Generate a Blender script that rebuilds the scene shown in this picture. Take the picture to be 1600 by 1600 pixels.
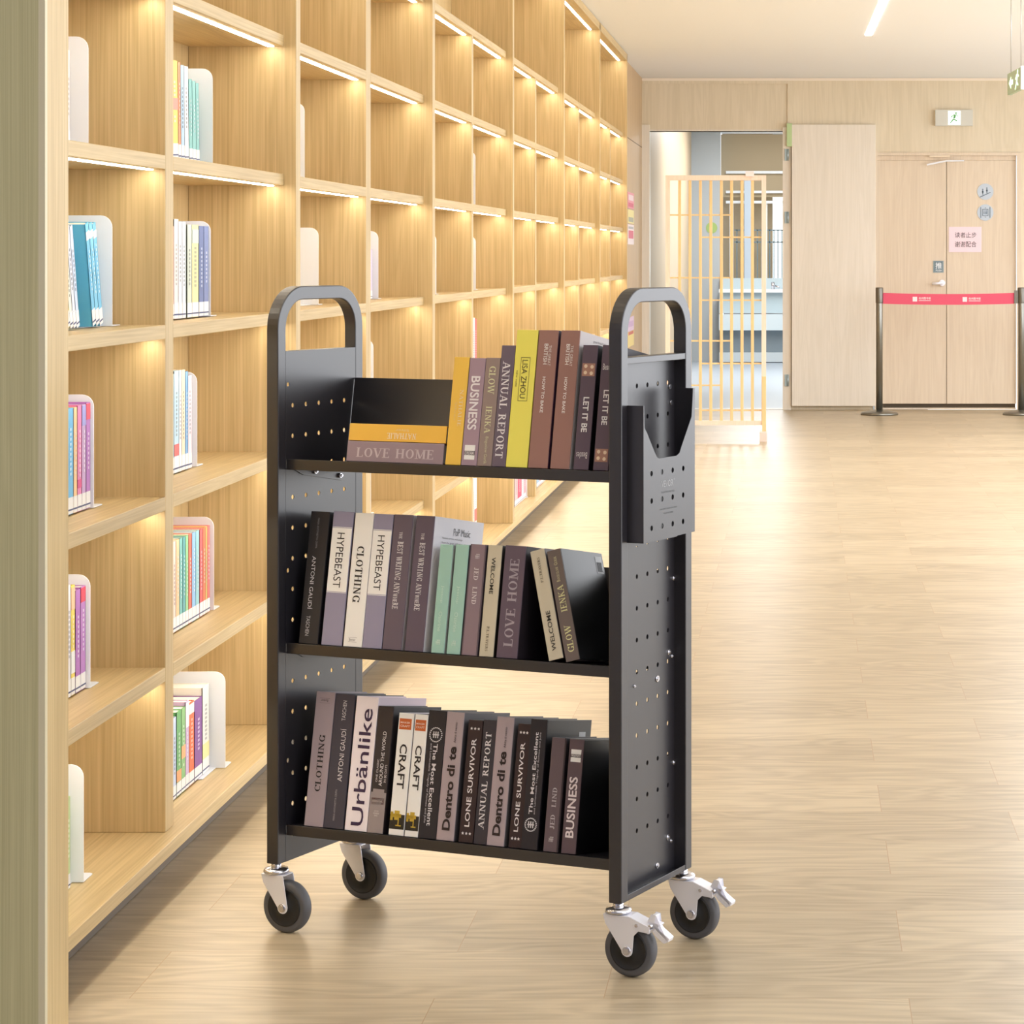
import bpy, bmesh, math, random
from mathutils import Matrix, Vector

# ------------------------------------------------------------------ clear
for o in list(bpy.data.objects):
    bpy.data.objects.remove(o)
SC = bpy.context.scene
COL = SC.collection
PI = math.pi

# ------------------------------------------------------------------ camera
F, PX, PY, EYE = 3850.0, 1250.0, 400.0, 1.2          # focal length in pixels, principal point, eye height
cd = bpy.data.cameras.new('camera')
cd.sensor_width = 36.0
cd.lens = F * 36.0 / 1600.0
cd.shift_x = (800 - PX) / 1600.0
cd.shift_y = -(800 - PY) / 1600.0
cd.clip_start = 0.05
cd.clip_end = 100
cam = bpy.data.objects.new('camera', cd)
cam.location = (0, 0, EYE)
cam.rotation_euler = (PI / 2, 0, 0)
COL.objects.link(cam)
SC.camera = cam

# ------------------------------------------------------------------ world, lights, exposure
w = bpy.data.worlds.new('daylight')
SC.world = w
w.use_nodes = True
w.node_tree.nodes['Background'].inputs[0].default_value = (0.93, 0.96, 1.0, 1)
w.node_tree.nodes['Background'].inputs[1].default_value = 1.35

def area(name, loc, rot, sx, sy, power, col=(1, 1, 1)):
    l = bpy.data.lights.new(name, 'AREA')
    l.shape = 'RECTANGLE'
    l.size, l.size_y, l.energy, l.color = sx, sy, power, col
    o = bpy.data.objects.new(name, l)
    o.location, o.rotation_euler = loc, rot
    COL.objects.link(o)
    return o
# daylight through the glazed long side of the hall (right of the frame)
area('window_daylight', (4.6, 8.0, 1.45), (0, PI / 2, 0), 2.0, 20.0, 210, (0.96, 0.97, 1.0))
# unseen fill lights added under the ceiling to brighten the hall
area('hall_fill_light', (0.9, 2.0, 2.5), (0, 0, 0), 3.2, 3.4, 26, (0.94, 0.96, 1.0))
area('hall_fill_light', (1.9, 12.5, 2.5), (0, 0, 0), 1.2, 8.0, 115, (0.97, 0.98, 1.0))
SC.view_settings.view_transform = 'Standard'
SC.view_settings.look = 'None'
SC.view_settings.gamma = 1.0
SC.view_settings.exposure = 0.48
SC.view_settings.use_curve_mapping = False
try:
    SC.cycles.use_denoising = True
    SC.cycles.max_bounces = 8
    SC.cycles.diffuse_bounces = 5
    SC.cycles.sample_clamp_indirect = 6.0
except Exception:
    pass

# ------------------------------------------------------------------ materials
def lin(c):
    r = []
    for v in c[:3]:
        v /= 255.0
        r.append(v / 12.92 if v <= 0.04045 else ((v + 0.055) / 1.055) ** 2.4)
    return (*r, 1.0)
MC = {}
def mat(rgb, rough=0.5, metal=0.0, emit=0.0, spec=0.5, bump=0.0, bscale=300.0, coat=0.0):
    key = (tuple(rgb), rough, metal, emit, spec, bump, bscale, coat)
    if key in MC:
        return MC[key]
    m = bpy.data.materials.new('paint_%d_%d_%d' % tuple(rgb))
    m.use_nodes = True
    nt = m.node_tree
    b = nt.nodes['Principled BSDF']
    b.inputs['Base Color'].default_value = lin(rgb)
    b.inputs['Roughness'].default_value = rough
    b.inputs['Metallic'].default_value = metal
    b.inputs['Specular IOR Level'].default_value = spec
    b.inputs['Coat Weight'].default_value = coat
    if emit:
        b.inputs['Emission Color'].default_value = lin(rgb)
        b.inputs['Emission Strength'].default_value = emit
    if bump:
        n = nt.nodes.new('ShaderNodeTexNoise')
        n.inputs['Scale'].default_value = bscale
        n.inputs['Detail'].default_value = 3
        tc = nt.nodes.new('ShaderNodeTexCoord')
        nt.links.new(tc.outputs['Object'], n.inputs['Vector'])
        bp = nt.nodes.new('ShaderNodeBump')
        bp.inputs['Strength'].default_value = bump
        bp.inputs['Distance'].default_value = 0.001
        nt.links.new(n.outputs['Fac'], bp.inputs['Height'])
        nt.links.new(bp.outputs['Normal'], b.inputs['Normal'])
    MC[key] = m
    return m

def wood(name, dark, light, scale=(14, 14, 0.9), rough=0.45, fig=0.35, seed=0.0):
    m = bpy.data.materials.new(name)
    m.use_nodes = True
    nt = m.node_tree
    N, Lk = nt.nodes, nt.links
    b = N['Principled BSDF']
    b.inputs['Roughness'].default_value = rough
    geo = N.new('ShaderNodeNewGeometry')
    mp = N.new('ShaderNodeMapping')
    mp.inputs['Scale'].default_value = scale
    mp.inputs['Location'].default_value = (seed, seed * 1.7, seed * 0.3)
    Lk.new(geo.outputs['Position'], mp.inputs['Vector'])
    n1 = N.new('ShaderNodeTexNoise')
    n1.inputs['Scale'].default_value = 1.0
    n1.inputs['Detail'].default_value = 3
    n1.inputs['Distortion'].default_value = 0.8
    Lk.new(mp.outputs[0], n1.inputs['Vector'])
    # cathedral figure: bands through the low frequency noise
    mul = N.new('ShaderNodeMath'); mul.operation = 'MULTIPLY'; mul.inputs[1].default_value = 40
    Lk.new(n1.outputs['Fac'], mul.inputs[0])
    sn = N.new('ShaderNodeMath'); sn.operation = 'SINE'
    Lk.new(mul.outputs[0], sn.inputs[0])
    mp2 = N.new('ShaderNodeMapping')
    mp2.inputs['Scale'].default_value = tuple(s * 16 if s > 3 else s * 3.0 for s in scale)
    Lk.new(geo.outputs['Position'], mp2.inputs['Vector'])
    n2 = N.new('ShaderNodeTexNoise')
    n2.inputs['Scale'].default_value = 1.0
    n2.inputs['Detail'].default_value = 4
    Lk.new(mp2.outputs[0], n2.inputs['Vector'])
    a = N.new('ShaderNodeMath'); a.operation = 'MULTIPLY_ADD'
    a.inputs[1].default_value = 0.16 * fig
    Lk.new(sn.outputs[0], a.inputs[0]); Lk.new(n2.outputs['Fac'], a.inputs[2])
    a2 = N.new('ShaderNodeMath'); a2.operation = 'MULTIPLY_ADD'
    a2.inputs[1].default_value = 0.45
    Lk.new(n1.outputs['Fac'], a2.inputs[0]); Lk.new(a.outputs[0], a2.inputs[2])
    rp = N.new('ShaderNodeValToRGB')
    rp.color_ramp.elements[0].position = 0.3
    rp.color_ramp.elements[0].color = lin(dark)
    rp.color_ramp.elements[1].position = 1.1
    rp.color_ramp.elements[1].color = lin(light)
    rp.color_ramp.elements[1].position = 1.0
    Lk.new(a2.outputs[0], rp.inputs[0])
    Lk.new(rp.outputs[0], b.inputs['Base Color'])
    return m

W_SHELF = wood('oak_shelf', (175, 148, 100), (215, 190, 142), seed=2.0)
W_SHELF_H = wood('oak_shelf_lengthwise', (177, 150, 102), (217, 192, 144), scale=(14, 0.9, 14), seed=5.0)
W_END = wood('grey_oak_end', (174, 166, 124), (208, 200, 158), scale=(34, 34, 0.8), fig=.3, seed=9.0, rough=0.5)
W_WALL = wood('pale_oak_wall', (214, 201, 175), (228, 215, 191), scale=(9, 9, 0.8), fig=0.8, seed=3.0)
W_DOOR = wood('pinkish_oak_door', (214, 196, 174), (228, 212, 190), scale=(9, 9, 0.8), fig=0.6, seed=7.0)
W_LEAF = wood('whitened_oak_leaf', (226, 218, 204), (238, 230, 218), scale=(9, 9, 0.8), fig=0.7, seed=11.0, rough=0.3)
W_SIDE = wood('tan_oak_side', (178, 146, 108), (206, 176, 136), scale=(9, 9, 0.8), fig=0.3, seed=13.0)
W_SCREEN = wood('yellow_screen_wood', (222, 186, 130), (240, 210, 158), scale=(30, 30, 3), fig=0.2, seed=1.0)
W_SCREENF = wood('pink_screen_frame', (232, 208, 188), (244, 224, 208), scale=(30, 30, 3), fig=0.2, seed=4.0)

def floor_mat():
    m = bpy.data.materials.new('oak_plank_floor')
    m.use_nodes = True
    nt = m.node_tree
    N, Lk = nt.nodes, nt.links
    b = N['Principled BSDF']
    geo = N.new('ShaderNodeNewGeometry')
    mp = N.new('ShaderNodeMapping')
    mp.inputs['Location'].default_value = (-0.176 + 0.767 * 20, -3.983 + 0.2678 * 40, 0)
    Lk.new(geo.outputs['Position'], mp.inputs['Vector'])
    br = N.new('ShaderNodeTexBrick')
    br.inputs['Scale'].default_value = 1
    br.inputs['Brick Width'].default_value = 0.767
    br.inputs['Row Height'].default_value = 0.2678
    br.inputs['Mortar Size'].default_value = 0.0009
    br.inputs['Mortar Smooth'].default_value = 0.2
    br.offset = 0.643
    br.offset_frequency = 2
    br.inputs['Color1'].default_value = (0, 0, 0, 1)
    br.inputs['Color2'].default_value = (1, 1, 1, 1)
    br.inputs['Mortar'].default_value = (0.5, 0.5, 0.5, 1)
    Lk.new(mp.outputs[0], br.inputs['Vector'])
    # shift the grain from plank to plank
    sc = N.new('ShaderNodeVectorMath'); sc.operation = 'MULTIPLY'
    sc.inputs[1].default_value = (7.0, 13.0, 31.0)
    Lk.new(br.outputs['Color'], sc.inputs[0])
    ad = N.new('ShaderNodeVectorMath'); ad.operation = 'ADD'
    Lk.new(geo.outputs['Position'], ad.inputs[0]); Lk.new(sc.outputs[0], ad.inputs[1])
    mg = N.new('ShaderNodeMapping'); mg.inputs['Scale'].default_value = (1.5, 6.5, 1)
    Lk.new(ad.outputs[0], mg.inputs['Vector'])
    n1 = N.new('ShaderNodeTexNoise'); n1.inputs['Scale'].default_value = 1.0
    n1.inputs['Detail'].default_value = 2.5; n1.inputs['Distortion'].default_value = 0.5
    Lk.new(mg.outputs[0], n1.inputs['Vector'])
    mu = N.new('ShaderNodeMath'); mu.operation = 'MULTIPLY'; mu.inputs[1].default_value = 60
    Lk.new(n1.outputs['Fac'], mu.inputs[0])
    sn = N.new('ShaderNodeMath'); sn.operation = 'SINE'; Lk.new(mu.outputs[0], sn.inputs[0])
    mf = N.new('ShaderNodeMapping'); mf.inputs['Scale'].default_value = (5, 90, 1)
    Lk.new(ad.outputs[0], mf.inputs['Vector'])
    n2 = N.new('ShaderNodeTexNoise'); n2.inputs['Scale'].default_value = 1.0; n2.inputs['Detail'].default_value = 4
    Lk.new(mf.outputs[0], n2.inputs['Vector'])
    a1 = N.new('ShaderNodeMath'); a1.operation = 'MULTIPLY_ADD'; a1.inputs[1].default_value = -0.15
    Lk.new(sn.outputs[0], a1.inputs[0]); Lk.new(n2.outputs['Fac'], a1.inputs[2])
    a2 = N.new('ShaderNodeMath'); a2.operation = 'MULTIPLY_ADD'; a2.inputs[1].default_value = 0.32
    Lk.new(br.outputs['Color'], a2.inputs[0]); Lk.new(a1.outputs[0], a2.inputs[2])
    rp = N.new('ShaderNodeValToRGB')
    rp.color_ramp.elements[0].position = 0.2
    rp.color_ramp.elements[0].color = lin((157, 140, 113))
    rp.color_ramp.elements[1].position = 1.0
    rp.color_ramp.elements[1].color = lin((196, 179, 150))
    Lk.new(a2.outputs[0], rp.inputs[0])
    mx = N.new('ShaderNodeMix'); mx.data_type = 'RGBA'
    mx.inputs['B'].default_value = lin((168, 138, 104))
    Lk.new(br.outputs['Fac'], mx.inputs['Factor']); Lk.new(rp.outputs[0], mx.inputs['A'])
    Lk.new(mx.outputs['Result'], b.inputs['Base Color'])
    b.inputs['Roughness'].default_value = 0.34
    b.inputs['Specular IOR Level'].default_value = 0.45
    return m
M_FLOOR = floor_mat()
M_BLACK = mat((34, 32, 38), 0.34, spec=1.0, bump=0.08, bscale=900)
M_CHROME = mat((214, 214, 222), 0.22, 1.0)
M_ZINC = mat((242, 242, 250), 0.34, 0.3)
M_TYRE = mat((88, 88, 92), 0.55)
M_HUB = mat((30, 30, 32), 0.5)
M_STEEL = mat((140, 138, 130), 0.3, 0.9)
M_WHITE = mat((238, 242, 250), 0.45)
M_PAGE = mat((232, 226, 218), 0.7)
M_CEIL = mat((243, 247, 252), 0.8)
M_LED = mat((255, 246, 228), 0.5, emit=18.0)
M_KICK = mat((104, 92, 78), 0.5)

# ------------------------------------------------------------------ mesh helpers
class MB:
    def __init__(s):
        s.v, s.f, s.sm = [], [], []
    def add(s, vs, fs, smooth=False):
        n = len(s.v)
        s.v += [tuple(p) for p in vs]
        s.f += [tuple(i + n for i in f) for f in fs]
        s.sm += [smooth] * len(fs)
        return s
    def box(s, x0, x1, y0, y1, z0, z1):
        vs = [(x, y, z) for x in (x0, x1) for y in (y0, y1) for z in (z0, z1)]
        return s.add(vs, [(0, 1, 3, 2), (4, 6, 7, 5), (0, 4, 5, 1), (2, 3, 7, 6), (0, 2, 6, 4), (1, 5, 7, 3)])
    def cyl(s, p, q, r, n=20, r2=None, smooth=True):
        p, q = Vector(p), Vector(q)
        d = (q - p).normalized()
        a = d.orthogonal().normalized(); b = d.cross(a)
        r2 = r if r2 is None else r2
        vs = [p + r * (math.cos(2 * PI * i / n) * a + math.sin(2 * PI * i / n) * b) for i in range(n)]
        vs += [q + r2 * (math.cos(2 * PI * i / n) * a + math.sin(2 * PI * i / n) * b) for i in range(n)]
        s.add(vs, [(i, (i + 1) % n, n + (i + 1) % n, n + i) for i in range(n)], smooth)
        m = len(s.v) - 2 * n
        s.f += [tuple(m + i for i in range(n))[::-1], tuple(m + n + i for i in range(n))]
        s.sm += [False, False]
        return s
    def lathe(s, prof, c, axis='y', n=40, smooth=True):
        """prof: list of (radius, height along the axis); closed at both ends."""
        vs = []
        for r, h in prof:
            for i in range(n):
                a = 2 * PI * i / n
                x, z = r * math.cos(a), r * math.sin(a)
                p = (x, h, z) if axis == 'y' else (x, z, h)
                vs.append((c[0] + p[0], c[1] + p[1], c[2] + p[2]))
        fs = [(k * n + i, k * n + (i + 1) % n, (k + 1) * n + (i + 1) % n, (k + 1) * n + i)
              for k in range(len(prof) - 1) for i in range(n)]
        s.add(vs, fs, smooth)
        m = len(s.v) - len(vs)
        s.f += [tuple(m + i for i in range(n))[::-1], tuple(m + (len(prof) - 1) * n + i for i in range(n))]
        s.sm += [False, False]
        return s
    def prism(s, pts, a0, a1, axis='y'):
        """convex or simple polygon pts (2D) extruded from a0 to a1 along axis; 2D axes are the remaining two in order."""
        def P(p, a):
            return {'x': (a, p[0], p[1]), 'y': (p[0], a, p[1]), 'z': (p[0], p[1], a)}[axis]
        n = len(pts)
        vs = [P(p, a0) for p in pts] + [P(p, a1) for p in pts]
        return s.add(vs, [tuple(range(n))[::-1], tuple(range(n, 2 * n))] + [(i, (i + 1) % n, n + (i + 1) % n, n + i) for i in range(n)])
    def mesh(s, name, m):
        me = bpy.data.meshes.new(name)
        me.from_pydata(s.v, [], s.f)
        me.polygons.foreach_set('use_smooth', s.sm)
        bm = bmesh.new(); bm.from_mesh(me)
        bmesh.ops.recalc_face_normals(bm, faces=bm.faces)
        bm.to_mesh(me); bm.free()
        me.materials.append(m)
        return me

def build(name, src, m, parent=None, bevel=0.0, label=None):
    me = src.mesh(name, m) if isinstance(src, MB) else src
    o = bpy.data.objects.new(name, me)
    COL.objects.link(o)
    if parent:
        o.parent = parent
    if bevel:
        b = o.modifiers.new('bevel', 'BEVEL')
        b.width = bevel; b.segments = 2; b.limit_method = 'ANGLE'; b.angle_limit = math.radians(40)
        b.harden_normals = False
    if label:
        o['label'] = label
    return o
def tag(o, label, cat, group=None):
    o['label'] = label; o['category'] = cat
    if group:
        o['group'] = group
    return o
def thing(name, label, cat, loc=(0, 0, 0), rot=(0, 0, 0), group=None):
    o = bpy.data.objects.new(name, None)
    COL.objects.link(o)
    o.empty_display_size = 0.05
    o.location, o.rotation_euler = loc, rot
    return tag(o, label, cat, group)
def struct(name, src, m, parent=None, **k):
    o = build(name, src, m, parent, **k)
    if not parent:
        o['kind'] = 'structure'
    return o

def plate(outer, holes, th, plane, at, m, name='plate'):
    """sheet with real holes: outline in 2D, thickness th, in plane 'yz' (normal x) or 'xz' (normal y)."""
    cu = bpy.data.curves.new(name, 'CURVE')
    cu.dimensions = '2D'; cu.fill_mode = 'BOTH'; cu.extrude = th / 2
    for pts in [outer] + holes:
        sp = cu.splines.new('POLY')
        sp.points.add(len(pts) - 1)
        for i, p in enumerate(pts):
            sp.points[i].co = (p[0], p[1], 0, 1)
        sp.use_cyclic_u = True
    o = bpy.data.objects.new(name, cu)
    COL.objects.link(o)
    dg = bpy.context.evaluated_depsgraph_get()
    me = bpy.data.meshes.new_from_object(o.evaluated_get(dg))
    bpy.data.objects.remove(o); bpy.data.curves.remove(cu)
    if plane == 'yz':
        M = Matrix(((0, 0, 1, at), (1, 0, 0, 0), (0, 1, 0, 0), (0, 0, 0, 1)))
    else:
        M = Matrix(((1, 0, 0, 0), (0, 0, -1, at), (0, 1, 0, 0), (0, 0, 0, 1)))
    me.transform(M)
    me.materials.clear(); me.materials.append(m)
    return me
def circ(x, y, r, n=14):
    return [(x + r * math.cos(2 * PI * i / n), y + r * math.sin(2 * PI * i / n)) for i in range(n)]

# ------------------------------------------------------------------ lettering
def font_mesh(txt, bold=0.0):
    """flat outline text in x-y plane, normalised to its own bounding box; returns (verts, faces, aspect)."""
    cu = bpy.data.curves.new('t', 'FONT')
    cu.body = txt; cu.size = 1.0; cu.offset = bold; cu.resolution_u = 3
    o = bpy.data.objects.new('t', cu)
    COL.objects.link(o)
    dg = bpy.context.evaluated_depsgraph_get()
    me = bpy.data.meshes.new_from_object(o.evaluated_get(dg))
    bpy.data.objects.remove(o); bpy.data.curves.remove(cu)
    vs = [tuple(v.co[:2]) for v in me.vertices]
    fs = [tuple(p.vertices) for p in me.polygons]
    bpy.data.meshes.remove(me)
    return vs, fs
# stroke serif capitals: V=thick vertical x,y0,y1 / D=diagonal x0,y0,x1,y1,thick / H=thin bar x0,x1,y / C=arc cx,cy,rx,ry,a0,a1 / S=serif x,y
SER = {
 'A': (.78, ['D .09 0 .38 1 .05', 'D .40 1 .69 0 .15', 'H .2 .56 .33', 'S .08 0', 'S .68 0']),
 'B': (.7, ['V .17 0 1', 'S .13 0', 'S .13 1', 'C .3 .76 .28 .24 -90 90', 'C .3 .27 .34 .27 -90 90', 'H .1 .34 .975', 'H .1 .34 .52', 'H .1 .34 .025']),
 'C': (.74, ['C .42 .5 .37 .5 50 310', 'V .68 .68 .95', ]),
 'D': (.78, ['V .17 0 1', 'S .13 0', 'S .13 1', 'C .3 .5 .4 .5 -90 90', 'H .1 .34 .975', 'H .1 .34 .025']),
 'E': (.66, ['V .17 0 1', 'S .13 0', 'S .13 1', 'H .1 .58 .97', 'H .1 .45 .52', 'H .1 .6 .03', 'V .57 .8 1 .04', 'V .59 0 .22 .04', 'V .44 .4 .63 .04']),
 'F': (.62, ['V .17 0 1', 'S .15 0', 'S .13 1', 'H .1 .58 .97', 'H .1 .45 .52', 'V .57 .78 1 .04', 'V .44 .4 .63 .04']),
 'G': (.8, ['C .42 .5 .37 .5 50 310', 'V .69 .7 .95', 'V .66 .1 .44 .14', 'S .66 .44']),
 'H': (.84, ['V .17 0 1', 'V .67 0 1', 'H .17 .67 .51', 'S .17 0', 'S .17 1', 'S .67 0', 'S .67 1']),
 'I': (.38, ['V .19 0 1', 'S .19 0', 'S .19 1']),
 'J': (.5, ['V .3 .16 1', 'S .3 1', 'C .19 .16 .18 .2 180 350']),
 'K': (.8, ['V .17 0 1', 'S .17 0', 'S .17 1', 'D .25 .4 .62 1 .05', 'D .34 .55 .68 0 .15', 'S .62 1', 'S .68 0']),
 'L': (.64, ['V .17 0 1', 'S .15 0', 'S .17 1', 'H .1 .6 .03', 'V .58 0 .24 .04']),
 'M': (.98, ['V .15 0 1 .05', 'V .82 0 1', 'D .17 1 .47 .05 .14', 'D .48 .05 .8 1 .05', 'S .15 0', 'S .13 1', 'S .82 0', 'S .84 1']),
 'N': (.84, ['V .16 0 1 .05', 'V .68 0 1 .05', 'D .16 1 .68 0 .15', 'S .16 0', 'S .12 1', 'S .68 1']),
 'O': (.82, ['C .41 .5 .37 .5 0 360']),
 'P': (.66, ['V .17 0 1', 'S .17 0', 'S .13 1', 'C .3 .73 .3 .27 -90 90', 'H .1 .34 .975', 'H .1 .34 .47']),
 'R': (.76, ['V .17 0 1', 'S .17 0', 'S .13 1', 'C .3 .75 .29 .25 -90 90', 'H .1 .34 .975', 'H .1 .34 .51', 'D .36 .5 .66 0 .15', 'S .68 0']),
 'S': (.6, ['C .3 .74 .24 .26 40 250', 'C .3 .27 .26 .27 -130 80', 'V .5 .72 .94 .05', 'V .07 .05 .28 .05']),
 'T': (.72, ['V .36 0 1', 'S .36 0', 'H .04 .68 .97', 'V .06 .76 1 .04', 'V .66 .76 1 .04']),
 'U': (.82, ['V .17 .3 1', 'V .66 .3 1 .05', 'C .41 .3 .3 .3 180 360', 'S .17 1', 'S .66 1']),
 'V': (.78, ['D .1 1 .39 0 .15', 'D .4 0 .68 1 .05', 'S .1 1', 'S .68 1']),
 'W': (1.1, ['D .1 1 .34 0 .14', 'D .35 0 .55 1 .05', 'D .55 1 .78 0 .14', 'D .79 0 1.0 1 .05', 'S .1 1', 'S .55 1', 'S 1.0 1']),
 'Y': (.74, ['D .1 1 .37 .45 .15', 'D .38 .45 .64 1 .05', 'V .37 0 .48', 'S .1 1', 'S .64 1', 'S .37 0']),
 '.': (.26, ['V .12 0 .15']), ' ': (.4, []),
}
def serif_mesh(txt):
    vs, fs = [], []
    x0 = 0.0
    def quad(pts):
        n = len(vs)
        vs.extend(pts); fs.append(tuple(range(n, n + 4)))
    for ch in txt:
        k = 1.0
        if ch.islower():
            k = 0.74; ch = ch.upper()
        wd, pr = SER.get(ch, (.4, []))
        for s in pr:
            t, *a = s.split(); a = [float(q) for q in a]
            P = lambda x, y: (x0 + x * k, y * k)
            if t == 'V':
                hw = (a[3] if len(a) > 3 else .15) / 2 + .012
                quad([P(a[0] - hw, a[1]), P(a[0] + hw, a[1]), P(a[0] + hw, a[2]), P(a[0] - hw, a[2])])
            elif t == 'H':
                quad([P(a[0], a[2] - .038), P(a[1], a[2] - .038), P(a[1], a[2] + .038), P(a[0], a[2] + .038)])
            elif t == 'S':
                y = a[1]; yy = (0.0, .06) if y < .5 else (y - .06, y)
                quad([P(a[0] - .16, yy[0]), P(a[0] + .16, yy[0]), P(a[0] + .16, yy[1]), P(a[0] - .16, yy[1])])
            elif t == 'D':
                hw = a[4] / 2 + .012
                quad([P(a[0] - hw, a[1]), P(a[0] + hw, a[1]), P(a[2] + hw, a[3]), P(a[2] - hw, a[3])])
            elif t == 'C':
                cx, cy, rx, ry, a0, a1 = a
                m = 14
                for i in range(m):
                    q = []
                    for j in (i, i + 1):
                        an = math.radians(a0 + (a1 - a0) * j / m)
                        q.append((P(cx + rx * math.cos(an), cy + ry * math.sin(an)),
                                  P(cx + (rx - .17) * math.cos(an), cy + (ry - .075) * math.sin(an))))
                    quad([q[0][0], q[1][0], q[1][1], q[0][1]])
        x0 += (wd + .06) * k
    return vs, fs
TCACHE = {}
def glyphs(txt, font, bold=0.0):
    key = (txt, font, bold)
    if key not in TCACHE:
        vs, fs = serif_mesh(txt) if font == 'serif' else font_mesh(txt, bold)
        xs = [p[0] for p in vs]; ys = [p[1] for p in vs]
        ax, bx, ay, by = min(xs), max(xs), min(ys), max(ys)
        TCACHE[key] = ([((p[0] - ax) / (bx - ax), (p[1] - ay) / (by - ay)) for p in vs], fs)
    return TCACHE[key]
def text_on(parent, txt, o, ex, ey, m, font='sans', bold=0.0, name='lettering', label=None):
    """fit text into the parallelogram at o spanned by ex (reading direction) and ey (up)."""
    vs, fs = glyphs(txt, font, bold)
    o, ex, ey = Vector(o), Vector(ex), Vector(ey)
    me = bpy.data.meshes.new(name)
    me.from_pydata([tuple(o + ex * p[0] + ey * p[1]) for p in vs], [], fs)
    me.materials.append(m)
    return build(name, me, m, parent, label=label)

# ================================================================== THE HALL
YF = 19.25                       # far wall
CEIL = 2.59
def wx(px, Y=YF): return (px - PX) * Y / F
def wz(py, Y=YF): return EYE - (py - PY) * Y / F

struct('floor', MB().box(-3.0, 5.0, -3.0, YF + 0.0, -0.06, 0.0), M_FLOOR)
struct('ceiling', MB().box(-3.0, 5.0, -3.0, YF + 0.2, CEIL, CEIL + 0.08), M_CEIL)
struct('wall_back', MB().box(-3.0, 5.0, -3.1, -3.0, 0, CEIL), mat((128, 128, 138), 0.7))
struct('wall_left_near', MB().box(-3.1, -3.0, -3.0, 6.0, 0, CEIL), mat((176, 174, 190), .7)).name = 'wall_near'
struct('wall_left', MB().box(-1.335, -1.235, 16.96, YF, 0, CEIL), W_SIDE)
struct('trim_1', MB().box(-1.2362, -1.2335, 16.97, YF - .002, wz(231), wz(231) + .006), mat((120, 96, 70), 0.6))

# far wall around the doorway and the double doors
x_do0, x_do1, z_do = wx(1015), wx(1223), wz(205)
x_dd0, x_dd1, z_dd = wx(1370), wx(1588), wz(243)
fw = MB()
fw.box(-1.335, x_do0 - .05, YF, YF + .12, 0, CEIL)
fw.box(x_do0 - .05, x_do1 + .065, YF, YF + .12, z_do, CEIL)
fw.box(x_do1 + .065, x_dd0 - .03, YF, YF + .12, 0, CEIL)
fw.box(x_dd0 - .03, x_dd1 + .03, YF, YF + .12, z_dd + .02, CEIL)
fw.box(x_dd1 + .03, 5.0, YF, YF + .12, 0, CEIL)
struct('wall_far', fw, W_WALL)
struct('trim_2', MB().box(-1.235, 5.0, YF - .012, YF, CEIL - .022, CEIL - .002), mat((244, 232, 214), 0.6))
# raised strips that frame the panel over the doorway
struct('trim_3', MB().box(-1.23, wx(1240), YF - .01, YF, wz(131), wz(124)).box(wx(1230.5), wx(1240), YF - .01, YF, wz(195), wz(131)), W_WALL)
struct('trim_4', MB().box(x_do0 - .06, x_do0, YF - .02, YF + .12, 0, z_do + .05)
       .box(x_do1, x_do1 + .065, YF - .02, YF + .12, 0, z_do + .03)
       .box(x_do0, x_do1, YF - .005, YF + .12, z_do, z_do + .012), W_LEAF)

# the pale door leaf, folded flat against the wall right of the doorway
dl = struct('door_1', MB().box(wx(1237), wx(1367.5), YF - .05, YF - .002, 0.03, wz(195)), W_LEAF, bevel=.003)
struct('trim_5', MB().box(wx(1366.5), wx(1371), YF - .02, YF, 0, z_dd + .04)
       .box(wx(1371), wx(1596), YF - .02, YF, z_dd, z_dd + .022)
       .box(wx(1588.5), wx(1595), YF - .02, YF, 0, z_dd), W_DOOR)
for k, yy in enumerate((242, 340, 594)):
    build('hinge', MB().box(wx(1226), wx(1231), YF - .028, YF - .018, wz(yy + 9), wz(yy - 9)).cyl((wx(1231), YF - .03, wz(yy + 9)), (wx(1231), YF - .03, wz(yy - 9)), .008, 10), mat((176, 196, 206), 0.3, 0.7), dl)
# double doors
xm = wx(1479)
for i, (a, b_) in enumerate(((x_dd0, xm - .002), (xm + .002, x_dd1))):
    d = struct('door_%d' % (i + 2), MB().box(a, b_, YF + .01, YF + .05, 0.045, z_dd - .035), W_DOOR, bevel=.003)
    if i == 0:
        h = MB().cyl((wx(1472), YF - .02, wz(442)), (wx(1472), YF + .012, wz(442)), .024, 20)
        h.cyl((wx(1472), YF - .035, wz(442)), (wx(1456), YF - .035, wz(443.5)), .010, 12)
        h.cyl((wx(1472), YF - .037, wz(442)), (wx(1472), YF + .005, wz(442)), .010, 12)
        build('door_handle', h, M_ZINC, d)
struct('trim_6', MB().box(x_dd0 - .001, x_dd1, YF + .005, YF + .06, z_dd - .035, z_dd + .021).box(x_dd0 - .002, x_dd1, YF + .03, YF + .1, 0, .012), W_DOOR)
build('dark_gap', MB().box(x_dd0, x_dd1, YF + .09, YF + .1, 0, z_dd), mat((130, 116, 98), .7))['kind'] = 'structure'  # backing sheet, its tone stands for the shade in the door gaps
bpy.data.objects['dark_gap'].name = 'trim_7'
# door closer
dc = thing('door_closer', 'white door closer arm at the top of the double doors', 'door closer', (wx(1478), YF, wz(252)))
build('arm', MB().prism([(-.15, -.035), (-.15, -.022), (.0, .008), (.14, .008), (.14, -.002), (.0, -.004)], -.03, -.018), M_WHITE, dc)
build('closer_body', MB().box(-.13, .03, -.03, -.021, .032, .044), mat((236, 220, 196), .5), dc)

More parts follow.
